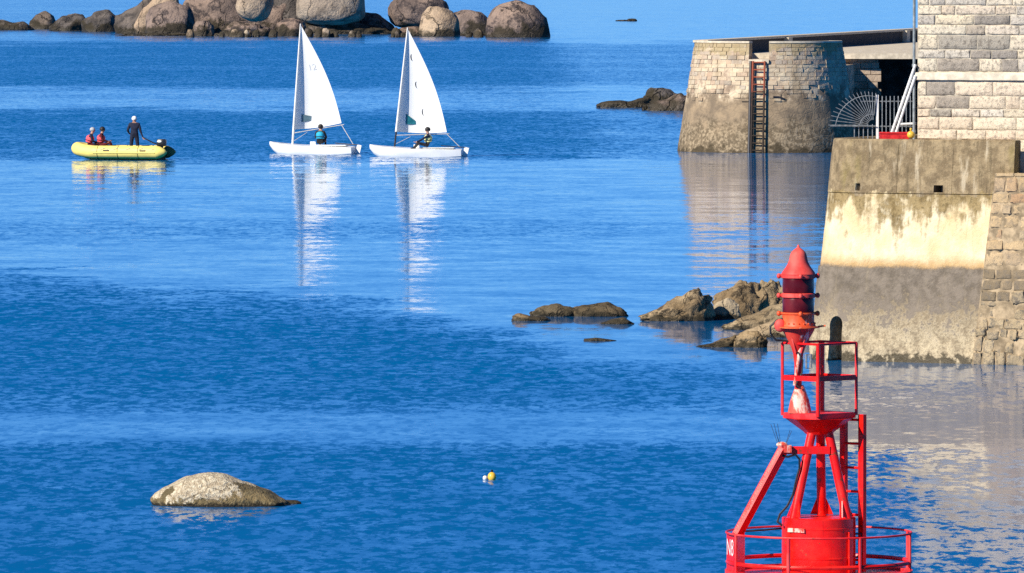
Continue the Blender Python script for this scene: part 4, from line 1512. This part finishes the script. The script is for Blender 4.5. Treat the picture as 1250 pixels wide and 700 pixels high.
def sail_mat(name, tint):
    k = NT(name)
    p = k.obj()
    n = k.noise(p, 2.0, 3)
    zz = k.sep(p)[2]
    fr = k.ma('FRACT', k.ma('MULTIPLY', zz, 1.55), 0.0)
    seam = k.mr(fr, 0.0, 0.035, 0.10, 0.0)
    col = k.mix(seam, k.mix(n, tuple(q * .96 for q in tint), tint), (0.5, 0.52, 0.55))
    d = k.n('BsdfDiffuse')
    t = k.n('BsdfTranslucent')
    k.t.links.new(col, d.inputs[0])
    k.t.links.new(col, t.inputs[0])
    mx = k.n('MixShader')
    mx.inputs[0].default_value = .12
    k.t.links.new(d.outputs[0], mx.inputs[1])
    k.t.links.new(t.outputs[0], mx.inputs[2])
    k.t.links.new(mx.outputs[0], k.out.inputs[0])
    return k.m


MT['sail'] = sail_mat('white_sailcloth', (0.90, 0.90, 0.88))
MT['hull_white'] = plain('white_gelcoat', (0.86, 0.86, 0.84), 0.25, 0.04, 2)
MT['deck_white'] = plain('off_white_deck', (0.78, 0.78, 0.75), 0.5, 0.08, 4)
MT['spar'] = plain('silver_spar', (0.55, 0.54, 0.52), 0.4, 0.12, 3, 0.5, 0.3)
MT['mast_white'] = plain('white_mast_sleeve', (0.82, 0.80, 0.75), 0.6, 0.06, 3)
MT['window'] = plain('tinted_sail_window', (0.12, 0.20, 0.24), 0.3, 0.15, 6)
MT['teal_window'] = plain('teal_sail_window', (0.02, 0.16, 0.20), 0.3, 0.15, 6)
MT['sail_mark'] = plain('black_sail_print', (0.02, 0.02, 0.025), 0.7, 0.1, 6)
MT['sail_grey'] = plain('grey_sail_print', (0.50, 0.52, 0.55), 0.7, 0.1, 6)


def text_mesh(txt, size):
    cu = bpy.data.curves.new('t', 'FONT')
    cu.body = txt
    cu.size = size
    cu.align_x, cu.align_y = 'CENTER', 'CENTER'
    ob_ = bpy.data.objects.new('t', cu)
    COL.objects.link(ob_)
    dg = bpy.context.evaluated_depsgraph_get()
    me = bpy.data.meshes.new_from_object(ob_.evaluated_get(dg))
    bpy.data.objects.remove(ob_, do_unlink=True)
    vs = [v.co.copy() for v in me.vertices]
    fs = [tuple(p.vertices) for p in me.polygons]
    return vs, fs


def dinghy(label, px, py, yaw, boom, mast_top, foot_z, clew_z, chord, rake, heel, black_foot, marks, win):
    """single-handed dinghy, local +x to the bow, waterline at z=0"""
    o = P(px, py, WY(py))
    # boat heads left: local +x points to -X of the place
    root = thing('sailing_dinghy', label, 'sailboat', (o.x, o.y, 0), R(180 + yaw), 'sailing dinghies')
    sts = [(2.14, .025, .50, .36), (1.95, .14, .48, .12), (1.65, .28, .45, -.10), (1.1, .46, .41, -.2), (.4, .62, .37, -.24), (-.6, .68, .34, -.24), (-1.5, .62, .32, -.2), (-2.05, .54, .31, -.14)]
    m = MB()
    vs, fs = [], []
    for x, b, zd, zk in sts:
        for y, z in ((0, zk), (b * .6, zk + .06), (b * .93, zk + (zd - zk) * .4), (b * 1.02, zd - .06), (b * 1.03, zd), (0, zd + .05), (-b * 1.03, zd), (-b * 1.02, zd - .06), (-b * .93, zk + (zd - zk) * .4), (-b * .6, zk + .06)):
            vs.append((x, y, z))
    k = 10
    for i in range(len(sts) - 1):
        for j in range(k):
            l = (j + 1) % k
            fs.append((i * k + j, i * k + l, i * k + k + l, i * k + k + j))
    fs += [tuple(range(k)), tuple((len(sts) - 1) * k + j for j in range(k))]
    m.add(vs, fs)
    m.build('hull', MT['hull_white'], root, True, False, 35)
    m = MB()
    m.box((-.95, 0, .40), (1.5, .62, .035))
    m.build('cockpit', MT['deck_white'], root, False, False, 40, .012)
    m = MB()
    m.box((.02, 0, .47), (.26, .04, .16))
    m.build('daggerboard', MT['hull_white'], root, False, False, 40, .01)
    # rudder, tiller
    m = MB()
    m.box((-2.18, 0, .12), (.22, .035, .62), Matrix.Rotation(R(-14), 3, 'Y'))
    m.build('rudder', MT['hull_white'], root, False, False, 40, .012)
    m = MB()
    m.tube([(-2.2, 0, .42), (-1.1, .1, .50)], .02, 8)
    m.build('tiller', MT['navy_bar'], root, True)
    # mast
    mb0 = Vector((1.02, 0, .40))
    mt = Vector((1.02 - rake, heel, mast_top))
    mp = lambda z: mb0 + (mt - mb0) * ((z - mb0.z) / (mast_top - mb0.z))
    m = MB()
    if black_foot:
        m.tube([mp(foot_z), mp(mast_top)], [.055, .03], 12)
        m.build('mast', MT['mast_white'], root, True)
        m = MB()
        m.tube([mp(.36), mp(foot_z)], .04, 10)
        m.build('mast_foot', MT['navy_bar'], root, True)
    else:
        m.tube([mp(.36), mp(foot_z), mp(mast_top)], [.045, .055, .03], 12)
        m.build('mast', MT['mast_white'], root, True)
    # sail: luff on the mast, concave towards the wind
    bd_ = Vector((-math.cos(R(boom)), -math.sin(R(boom)), 0))     # from mast to clew
    cn = Vector((math.sin(R(boom)), -math.cos(R(boom)), 0))
    if cn.dot(Vector((0, 1, 0))) < 0: cn = -cn
    tack = mp(foot_z)
    clew = tack + bd_ * chord
    clew.z = clew_z
    # leeward is away from the eye: local +y is towards the eye after the half turn
    lee = -cn

    def SP(u, v):
        a = mp(foot_z + (mast_top - .03 - foot_z) * v)
        b = clew.lerp(mp(mast_top - .04), v) + bd_ * (.26 * math.sin(math.pi * min(1, v * 1.0)) * (1 - .25 * v))
        q = a.lerp(b, u)
        c = (b - a).length
        cam = .18 * math.sin(math.pi * u ** .66) * c
        q = q + lee * cam
        q.z -= (.06 * math.sin(math.pi * u)) * (1 - v)
        return q

    NU, NV = 60, 90
    vs = [SP(i / NU, (j / NV)) for j in range(NV + 1) for i in range(NU + 1)]
    fs = [(j * (NU + 1) + i, j * (NU + 1) + i + 1, (j + 1) * (NU + 1) + i + 1, (j + 1) * (NU + 1) + i) for j in range(NV) for i in range(NU)]
    m = MB()
    m.add(vs, fs)
    sl = m.build('sail', MT['sail'], root, True, False, 180)

    def on_sail(pts2, u0, v0):
        out = []
        hgt = mast_top - foot_z
        for x, y in pts2:
            v = v0 + y / hgt
            c = max(.3, (SP(1, v) - SP(0, v)).length)
            u = min(.999, max(.001, u0 + x / c))
            q = SP(u, v)
            du = (SP(min(1, u + .01), v) - SP(max(0, u - .01), v)).normalized()
            dv = (SP(u, min(1, v + .01)) - SP(u, max(0, v - .01))).normalized()
            n_ = du.cross(dv).normalized()
            if n_.dot(-lee) < 0: n_ = -n_
            out.append(q + n_ * .012)
        return out

    for (kind, u0, v0, sz, mat) in marks:
        m = MB()
        if kind == 'crescent':
            pts, ff = [], []
            for i in range(9):
                a = R(70 + 220 * i / 8)
                pts += [(sz * .5 * math.cos(a), sz * math.sin(a)), (sz * (.5 - .32 * math.sin(math.pi * i / 8)) * math.cos(a) + .0, sz * (1 - .35 * math.sin(math.pi * i / 8)) * math.sin(a))]
            ff = [(2 * i, 2 * i + 2, 2 * i + 3, 2 * i + 1) for i in range(8)]
            m.add(on_sail(pts, u0, v0), ff)
            m.build('sail_emblem', MT[mat], sl)
        else:
            tv, tf = text_mesh(kind, sz)
            m.add(on_sail([(q.x, q.y) for q in tv], u0, v0), tf)
            m.build('sail_number', MT[mat], sl)
    m = MB()
    m.add(on_sail(win[0], win[1], win[2]), [tuple(range(len(win[0])))])
    m.build('sail_window', MT[win[3]], sl)
    # boom and mainsheet
    m = MB()
    bs = tack + Vector((0, 0, -.16))
    m.tube([bs, clew + bd_ * .12 + Vector((0, 0, -.07))], .02, 10)
    m.build('boom', MT['spar'], root, True)
    m = MB()
    m.tube([clew + Vector((0, 0, -.08)), Vector((-1.98, 0, .40))], .014, 6)
    m.build('mainsheet', MT['rope'], root, True)
    m = MB()
    m.tube([bs.lerp(clew, .28) + Vector((0, 0, -.1)), Vector((1.0, 0, .55))], .009, 6)
    m.build('vang', MT['rope'], root, True)
    return root, o


BO1, O1 = dinghy('white sailing dinghy with the sailor in a turquoise vest aboard', 382.5, 188, -20, 15, 5.93, 1.10, 1.40, 2.2, .40, 0, False,
                 [('12', .58, .58, .42, 'sail_grey')], ([(-.2, -.16), (.24, -.12), (.26, .08), (-.2, .2)], .24, .10, 'window'))
BO2, O2 = dinghy('white sailing dinghy with black mast foot, the sailor in a pale yellow vest aboard', 509, 191.5, -6, 2, 5.80, 1.12, 1.10, 2.28, .60, 0, True,
                 [('crescent', .42, .72, .15, 'sail_mark'), ('crescent', .46, .46, .15, 'sail_mark'), ('crescent', .56, .20, .15, 'sail_mark')],
                 ([(-.2, -.2), (.26, -.18), (.24, -.02), (-.2, .28)], .26, .12, 'teal_window'))


def local(root, x, y, z):
    return tuple(Vector(root.location) + Matrix.Rotation(root.rotation_euler.z, 3, 'Z') @ Vector((x, y, z)))


GP = 'sailors on the dinghies'
J1 = sitting(.15)
for s, sg in (('l', 1), ('r', -1)):
    J1[s + 'kn'] = (sg * .14, -.34, .30); J1[s + 'an'] = (sg * .13, -.42, -.06); J1[s + 'toe'] = (sg * .14, -.58, -.08)
person('sailor in turquoise vest seated with the back turned under a raised boom', local(BO1, -.42, .22, .44), R(165), J1, 'black', 'black', 'black', GP, 'teal_vest', 'dark_hair', face=(0, -1, 0))
J2 = sitting(.0)
for s, sg in (('l', 1), ('r', -1)):
    J2[s + 'kn'] = (sg * .13, -.42, .20); J2[s + 'an'] = (sg * .13, -.62, -.10 + .06); J2[s + 'toe'] = (sg * .13, -.78, -.04)
J2['lel'] = (.22, -.22, .40); J2['lwr'] = (.16, -.46, .28); J2['lha'] = (.15, -.54, .25)
J2['rel'] = (-.22, -.18, .38); J2['rwr'] = (-.18, -.40, .24); J2['rha'] = (-.17, -.48, .22)
person('sailor in black wetsuit and pale yellow vest reaching forward under the sail', local(BO2, -.50, .22, .42), R(-82), J2, 'black', 'navy', 'black', GP, 'yellow_vest', 'dark_hair', face=(0, -1, 0))

# ------------------------------------------------------------------ small mooring floats
mf = P(600.5, 586, WY(586))
f1 = thing('mooring_float', 'yellow ball float riding beside a smaller pale one', 'float', (mf.x, mf.y, 0), 0)
m = MB()
m.ell((0, 0, .05), (.072, .072, .082), 20, 14)
m.build('ball', MT['yellow_float'], f1, True)
m = MB()
m.lathe([(.012, .125), (.02, .14), (.02, .16), (.01, .17)], (0, 0, 0), 10)
m.build('eye', MT['cable'], f1, True)
f2 = thing('pickup_float', 'small pale float tied to the yellow ball float', 'float', (mf.x - .115, mf.y - .02, 0), 0)
m = MB()
m.ell((0, 0, .03), (.04, .04, .045), 16, 12)
m.build('ball', MT['white_paint'], f2, True)
m = MB()
m.tube([(.03, .01, .02), (.06, .02, .012), (.09, .02, .02)], .008, 6)
m.build('cord', MT['cable'], f2, True)

# ------------------------------------------------------------------ red navigation buoy
NY = 105.0
b0 = P(999.5, 690, NY)
NX = b0.x
nb = thing('navigation_buoy', 'red lattice navigation buoy with ladder, railings and a dark red lantern', 'buoy', (NX, NY, 0))
zy = lambda py, dy=0.0: P(0, py, NY + dy).z
xx = lambda px, dy=0.0: P(px, 350, NY + dy).x - NX * 1.0
ZD = zy(699)                                   # deck level


def B(name, mm, mat, parent=None, smooth=True, angle=40, bevel=0.0):
    return mm.build(name, MT[mat] if isinstance(mat, str) else mat, parent or nb, smooth, False, angle, bevel)


m = MB()
m.lathe([(.3, -.9), (.75, -.75), (1.12, -.35), (1.2, 0), (1.22, .45), (1.22, ZD - .16), (1.16, ZD - .05), (1.10, ZD)], (0, 0, 0), 64)
B('hull', m, 'red')
m = MB()
pr = []
for i in range(65): pass
m.lathe([(1.10, ZD - .03), (1.205, ZD - .03), (1.205, ZD + .035), (1.10, ZD + .035)], (0, 0, 0), 64, False)
m.lathe([(1.10, ZD + .035), (1.10, ZD - .03)], (0, 0, 0), 64, False)
B('deck_rim', m, 'red_pink')
# drum
zt = zy(631)
m = MB()
m.lathe([(.475, ZD - .02), (.475, ZD + .19), (.482, ZD + .195), (.482, ZD + .21), (.475, ZD + .215), (.475, zt - .15), (.48, zt - .145), (.48, zt - .13), (.475, zt - .125), (.475, zt - .015), (.46, zt)], (0, 0, 0), 56)
drum = B('drum', m, 'red')
m = MB()
m.box((-.30, -.375, zt - .15), (.26, .03, .05), Matrix.Rotation(R(-38), 3, 'Z'))
B('bracket', m, 'red_guano', drum, False)
m = MB()
for a in (-60, -30):
    pass
m.box((.385, -.30, ZD + .28), (.06, .03, .52), Matrix.Rotation(R(52), 3, 'Z'))
B('door_post', m, 'red', drum, False)
m = MB()
m.tube([(.47, -.06, ZD + .50), (.54, -.06, ZD + .50), (.55, -.06, ZD + .44), (.55, -.06, ZD + .28), (.54, -.06, ZD + .20), (.47, -.06, ZD + .20)], .012, 8)
B('handle', m, 'navy_bar', drum)
# deck railing: hoop, posts, low bar
ZR = zy(650)
m = MB()
m.tube([(1.19 * math.cos(R(a)), 1.19 * math.sin(R(a)), ZR) for a in range(0, 360, 6)], .0135, 8, True)
rail = B('deck_railing', m, 'red_pink')
m = MB()
m.tube([(1.17 * math.cos(R(a)), 1.17 * math.sin(R(a)), ZD + .14) for a in range(0, 360, 6)], .028, 8, True)
B('low_rail', m, 'red', rail)
for a in (-111, -66, -14, 14, 60, 110, 150, 205):
    m = MB()
    c, s = 1.19 * math.cos(R(a)), 1.19 * math.sin(R(a))
    m.tube([(c, s, ZD), (c, s, ZR)], .026 if a in (-111,) else .02, 8)
    B('post', m, 'red_pink', rail)
# four tower legs
legs = [((-.33, -.20), (-.075, -.075)), ((.36, -.20), (.10, -.075)), ((.05, .33), (.02, .10)), ((-.28, .24), (-.05, .08))]
zl = zy(519)
for (xa, ya), (xb, yb) in legs[:3]:
    m = MB()
    m.tube([(xa, ya, zt - .02), (xb, yb, zl)], [.062, .058], 18)
    lg = B('leg', m, 'red')
    m = MB()
    d = Vector((xa, ya, 0)).normalized()
    t = Vector((-d.y, d.x, 0))
    for sg in (-1, 1):
        pp = [Vector((xa, ya, zt + .01)) + t * sg * .03, Vector((xa, ya, zt + .01)) + t * sg * .15, Vector((xa * .86, ya * .86, zt + .26)) + t * sg * .045]
        m.add([q + d * .008 for q in pp] + [q - d * .008 for q in pp], [(0, 1, 2), (3, 5, 4), (0, 3, 4, 1), (1, 4, 5, 2), (2, 5, 3, 0)])
    B('gusset', m, 'red', lg, False)
# cross bar and outrigger
zc = zy(549)
m = MB()
m.box((-.16, -.155, zc), (.60, .04, .10))
B('cross_bar', m, 'red', None, False, 40, .006)
m = MB()
m.box((.0, .02, zc), (.24, .30, .08))
B('cross_plate', m, 'red', None, False)
m = MB()
pa, pb = Vector((-1.04, -.16, zy(650))), Vector((-.47, -.16, zy(549)))
dirv = (pb - pa).normalized()
rot = Matrix((Vector((0, 1, 0)).cross(dirv), Vector((0, 1, 0)), dirv)).transposed()
rot = rot @ Matrix.Rotation(R(58), 3, 'Z')
m.box((pa + pb) / 2, (.145, .09, (pb - pa).length + .06), rot)
out_ = B('outrigger', m, 'red', None, False, 40, .01)
m = MB()
m.box((pa + pb) / 2 + rot @ Vector((-.079, -.03, 0)), (.012, .024, (pb - pa).length), rot)
B('edge_strip', m, 'red_pink', out_, False)
m = MB()
m.ell(pb + Vector((-.01, 0, .07)), (.075, .075, .04), 16, 8)
m.box(pb + Vector((.06, -.02, .02)), (.10, .12, .09))
cap = B('outrigger_cap', m, 'red_guano', out_)
m = MB()
random.seed(4)
for i in range(6):
    x = random.uniform(-.08, .08)
    m.tube([pb + Vector((x, random.uniform(-.05, .05), .1)), pb + Vector((x * 2.2, random.uniform(-.08, .08), random.uniform(.22, .36)))], .003, 5)
B('bird_spikes', m, 'navy_bar', out_)
# box column under the outrigger, with its letters
m = MB()
cx0, cx1 = -1.185, -.95
zb, ztp = ZD - .02, zy(651)
fy, by = -.38, .05
plan = [(cx0, by - .1), (cx0 + .085, fy), (cx1, -.02), (cx1 - .02, by + .12)]
vs = [(x, y, zb) for x, y in plan] + [(x, y, ztp) for x, y in plan]
m.add(vs, [(0, 1, 2, 3), (4, 5, 6, 7)] + [(i, (i + 1) % 4, 4 + (i + 1) % 4, 4 + i) for i in range(4)])
colm = B('box_column', m, 'red', None, False)
fa, fb2 = Vector((*plan[0], 0)), Vector((*plan[1], 0))
fd = (fb2 - fa)
fl_ = fd.length
fd.normalize()
fn = Vector((fd.y, -fd.x, 0))
if fn.x > 0: fn = -fn
tv, tf = text_mesh('N8', .30)
m = MB()
mx_ = max(abs(q.x) for q in tv)
m.add([fa + fd * (fl_ / 2 + q.x / mx_ * fl_ * .46) + fn * .004 + Vector((0, 0, (zy(668)) + q.y)) for q in tv], tf)
B('lettering', m, 'white_paint', colm, False)
# platform
zp = zy(507)
m = MB()
a_l, a_r, a_f, a_b = Vector((-.49, 0, 0)), Vector((.50, .04, 0)), Vector((-.03, -.46, 0)), Vector((.05, .50, 0))
pl = [a_l, a_f, a_r, a_b]
big = []
for i in range(4):
    p_, q_ = pl[i], pl[(i + 1) % 4]
    big += [p_.lerp(q_, t) for t in (.06, .94)]
vs = [v + Vector((0, 0, zp - .035)) for v in big] + [v + Vector((0, 0, zp + .035)) for v in big]
m.add(vs, [tuple(range(8)), tuple(range(8, 16))] + [(i, (i + 1) % 8, 8 + (i + 1) % 8, 8 + i) for i in range(8)])
B('platform', m, 'red_pink', None, False)
m = MB()
m.lathe([(.17, zy(530)), (.20, zy(527)), (.42, zp - .05), (.44, zp - .037)], (0, 0, 0), 8)
B('platform_cone', m, 'red', None, False)
# platform cage
zc2, zm = zy(419), zy(461)
cg = None
m = MB()
m.tube([v * .96 + Vector((0, 0, zc2)) for v in pl], .016, 8, True)
cg = B('cage_railing', m, 'red')
for i in range(4):
    p_, q_ = pl[i] * .96, pl[(i + 1) % 4] * .96
    m = MB()
    d = q_ - p_
    m.box((p_ + q_) / 2 + Vector((0, 0, zm)), (d.length, .02, .065), Matrix.Rotation(math.atan2(d.y, d.x), 3, 'Z'))
    B('mid_rail', m, 'red', cg, False)
for i, v in enumerate(pl):
    m = MB()
    v = v * .96
    m.tube([v + Vector((0, 0, zp)), v + Vector((0, 0, zc2))], (.02, .026, .02, .042)[i], 10)
    B('post', m, 'red_pink' if i in (0, 2) else 'red', cg)
# ladder
lad = thing_l = None
m = MB()
lx = (xx(1031) , xx(1052))
for i, x in enumerate((.325, .555)):
    mm = MB()
    y = .16 if i == 0 else -.02
    mm.box((x, y, (ZD + zp) / 2 + (.18 if i == 0 else 0) + .01), (.055, .10, (zp - ZD) - (.36 if i == 0 else 0)), Matrix.Rotation(R(38), 3, 'Z'))
    o_ = B('ladder_rail' if i == 0 else 'ladder', mm, 'red', lad, False)
    if i == 0: rail0 = o_
    else:
        lad = o_
        rail0.parent = o_
for py in (513, 542, 571.5, 600.5, 629, 657, 684):
    m = MB()
    m.tube([(.325, .16, zy(py)), (.555, -.02, zy(py))], .017, 8)
    B('rung', m, 'red', lad)
# lantern on its own post
LX = xx(974.5) 
LXo = P(974.5, 400, NY - .1).x - NX
LYo = -.08
ln_ = thing('dummy', 'd', 'd')
bpy.data.objects.remove(ln_)
c = (LXo, LYo, 0)
m = MB()
m.lathe([(.045, zy(478)), (.05, zy(444)), (.065, zy(432)), (.09, zy(424)), (.14, zy(414)), (.20, zy(404)), (.215, zy(400.5))], c, 32)
post = B('lantern_post', m, 'red_faded')
m = MB()
# bird-limed skirt plates at the foot of the post
for (xa, xb, yy) in ((-.13, .165, -.05),):
    vs = []
    f_ = Vector((LXo, LYo, 0))
    k = 14
    for (r_, z_) in ((.155, zp + .03), (.12, zy(488)), (.075, zy(476)), (.05, zy(470))):
        for j in range(k):
            a = 2 * math.pi * j / k
            vs.append(f_ + Vector((.02 + r_ * 1.0 * math.cos(a), r_ * .7 * math.sin(a), z_)))
    fs = [(i * k + j, i * k + (j + 1) % k, (i + 1) * k + (j + 1) % k, (i + 1) * k + j) for i in range(3) for j in range(k)]
    m.add(vs, fs + [tuple(range(k)), tuple(3 * k + j for j in range(k))])
B('post_skirt', m, 'red_guano', post)
m = MB()
m.tube([(LXo + .03, LYo - .06, zy(420)), (LXo - .045, LYo - .07, zy(470))], .026, 10)
B('limed_tube', m, 'red_guano', post)
m = MB()
for dx in (-.10, .10): m.tube([(LXo + dx, LYo - .12, zy(405)), (LXo + dx * .35, LYo - .08, zy(430))], .016, 6)
B('stay', m, 'coral', post)
m = MB()
m.tube([(LXo + .10, LYo - .1, zy(432)), (LXo + .16, LYo - .1, zy(432)), (LXo + .165, LYo - .1, zy(449)), (LXo + .10, LYo - .1, zy(449))], .014, 8, True)
B('shackle', m, 'grey_metal', post)
m = MB()
m.lathe([(.20, zy(401)), (.275, zy(400)), (.275, zy(398.6)), (.20, zy(398))], c, 40)
m.tube([(LXo + .25, LYo, zy(398.6)), (LXo + .35, LYo, zy(397.5))], .012, 6)
lan = B('lantern', m, 'orange', None)
m = MB()
m.lathe([(.225, zy(398)), (.212, zy(394)), (.205, zy(392)), (.205, zy(384)), (.215, zy(383)), (.215, zy(381))], c, 40)
B('collar', m, 'orange', lan)
m = MB()
for j in range(20):
    a = 2 * math.pi * j / 20
    m.ell((c[0] + .215 * math.cos(a), c[1] + .215 * math.sin(a), zy(394.5)), (.013, .013, .013), 6, 4)
B('rivets', m, 'orange', lan)
for (ya, yb) in ((381, 364), (357, 340)):
    m = MB()
    m.lathe([(.198, zy(ya)), (.203, zy(ya) + .02), (.203, zy(yb) - .02), (.198, zy(yb))], c, 40)
    B('lens', m, 'lens', lan)
for (ya, yb, mt_) in ((363.5, 357.5, 'coral'), (340, 333.5, 'coral'), (384, 381, 'orange')):
    m = MB()
    m.lathe([(.205, zy(ya)), (.218, zy(ya) + .01), (.218, zy(yb) - .01), (.205, zy(yb))], c, 40)
    for a in (5, 95, 185, 275):
        d = Vector((math.cos(R(a)), math.sin(R(a)), 0))
        m.tube([Vector((c[0], c[1], zy((ya + yb) / 2))) + d * .21, Vector((c[0], c[1], zy((ya + yb) / 2))) + d * .265], .022, 8)
        m.ell(Vector((c[0], c[1], zy((ya + yb) / 2))) + d * .25, (.03, .03, .035), 8, 6)
    B('clamp_ring', m, mt_, lan)
m = MB()
m.lathe([(.215, zy(336)), (.222, zy(334.5)), (.208, zy(332)), (.176, zy(328)), (.148, zy(324)), (.128, zy(320)), (.117, zy(316)), (.110, zy(313)), (.102, zy(310)), (.088, zy(307.5)), (.066, zy(305.3)), (.038, zy(303.3)), (.02, zy(302)), (.014, zy(300)), (.004, zy(298.5))], c, 40)
B('cap', m, 'coral', lan)
m = MB()
pts = [(LXo - .19, LYo - .05, zy(389)), (LXo - .28, LYo - .06, zy(391)), (LXo - .36, LYo - .06, zy(398)), (LXo - .355, LYo - .06, zy(408)), (LXo - .28, LYo - .05, zy(415)), (LXo - .15, LYo, zy(416)), (LXo - .05, LYo, zy(418))]
m.tube(pts, .014, 8)
B('cable', m, 'cable', lan)
m = MB()
m.ell((LXo - .235, LYo - .08, zy(397)), (.075, .05, .085), 14, 10)
B('cable_gland', m, 'coral', lan)
# cables down the tower
m = MB()
cz = lambda px, py, dy=-.2: (P(px, py, NY + dy).x - NX, dy, P(px, py, NY + dy).z)
m.tube([cz(953, 556), cz(962, 558), cz(971, 555), cz(976, 561), cz(976, 572), cz(973, 582), cz(968, 604), cz(961, 618), cz(952, 628), cz(949, 637), cz(955, 642)], .015, 8)
B('cable', m, 'cable')
m = MB()
m.tube([cz(905, 649, .1), cz(930, 647.5, .2), cz(957, 645, .2)], .012, 6)
B('cable', m, 'cable')
m = MB()
m.tube([cz(974, 430, -.17), cz(980, 440, -.17), cz(979, 455, -.17), cz(972, 470, -.2), cz(978, 475, -.2)], .010, 6)
B('cable', m, 'cable')
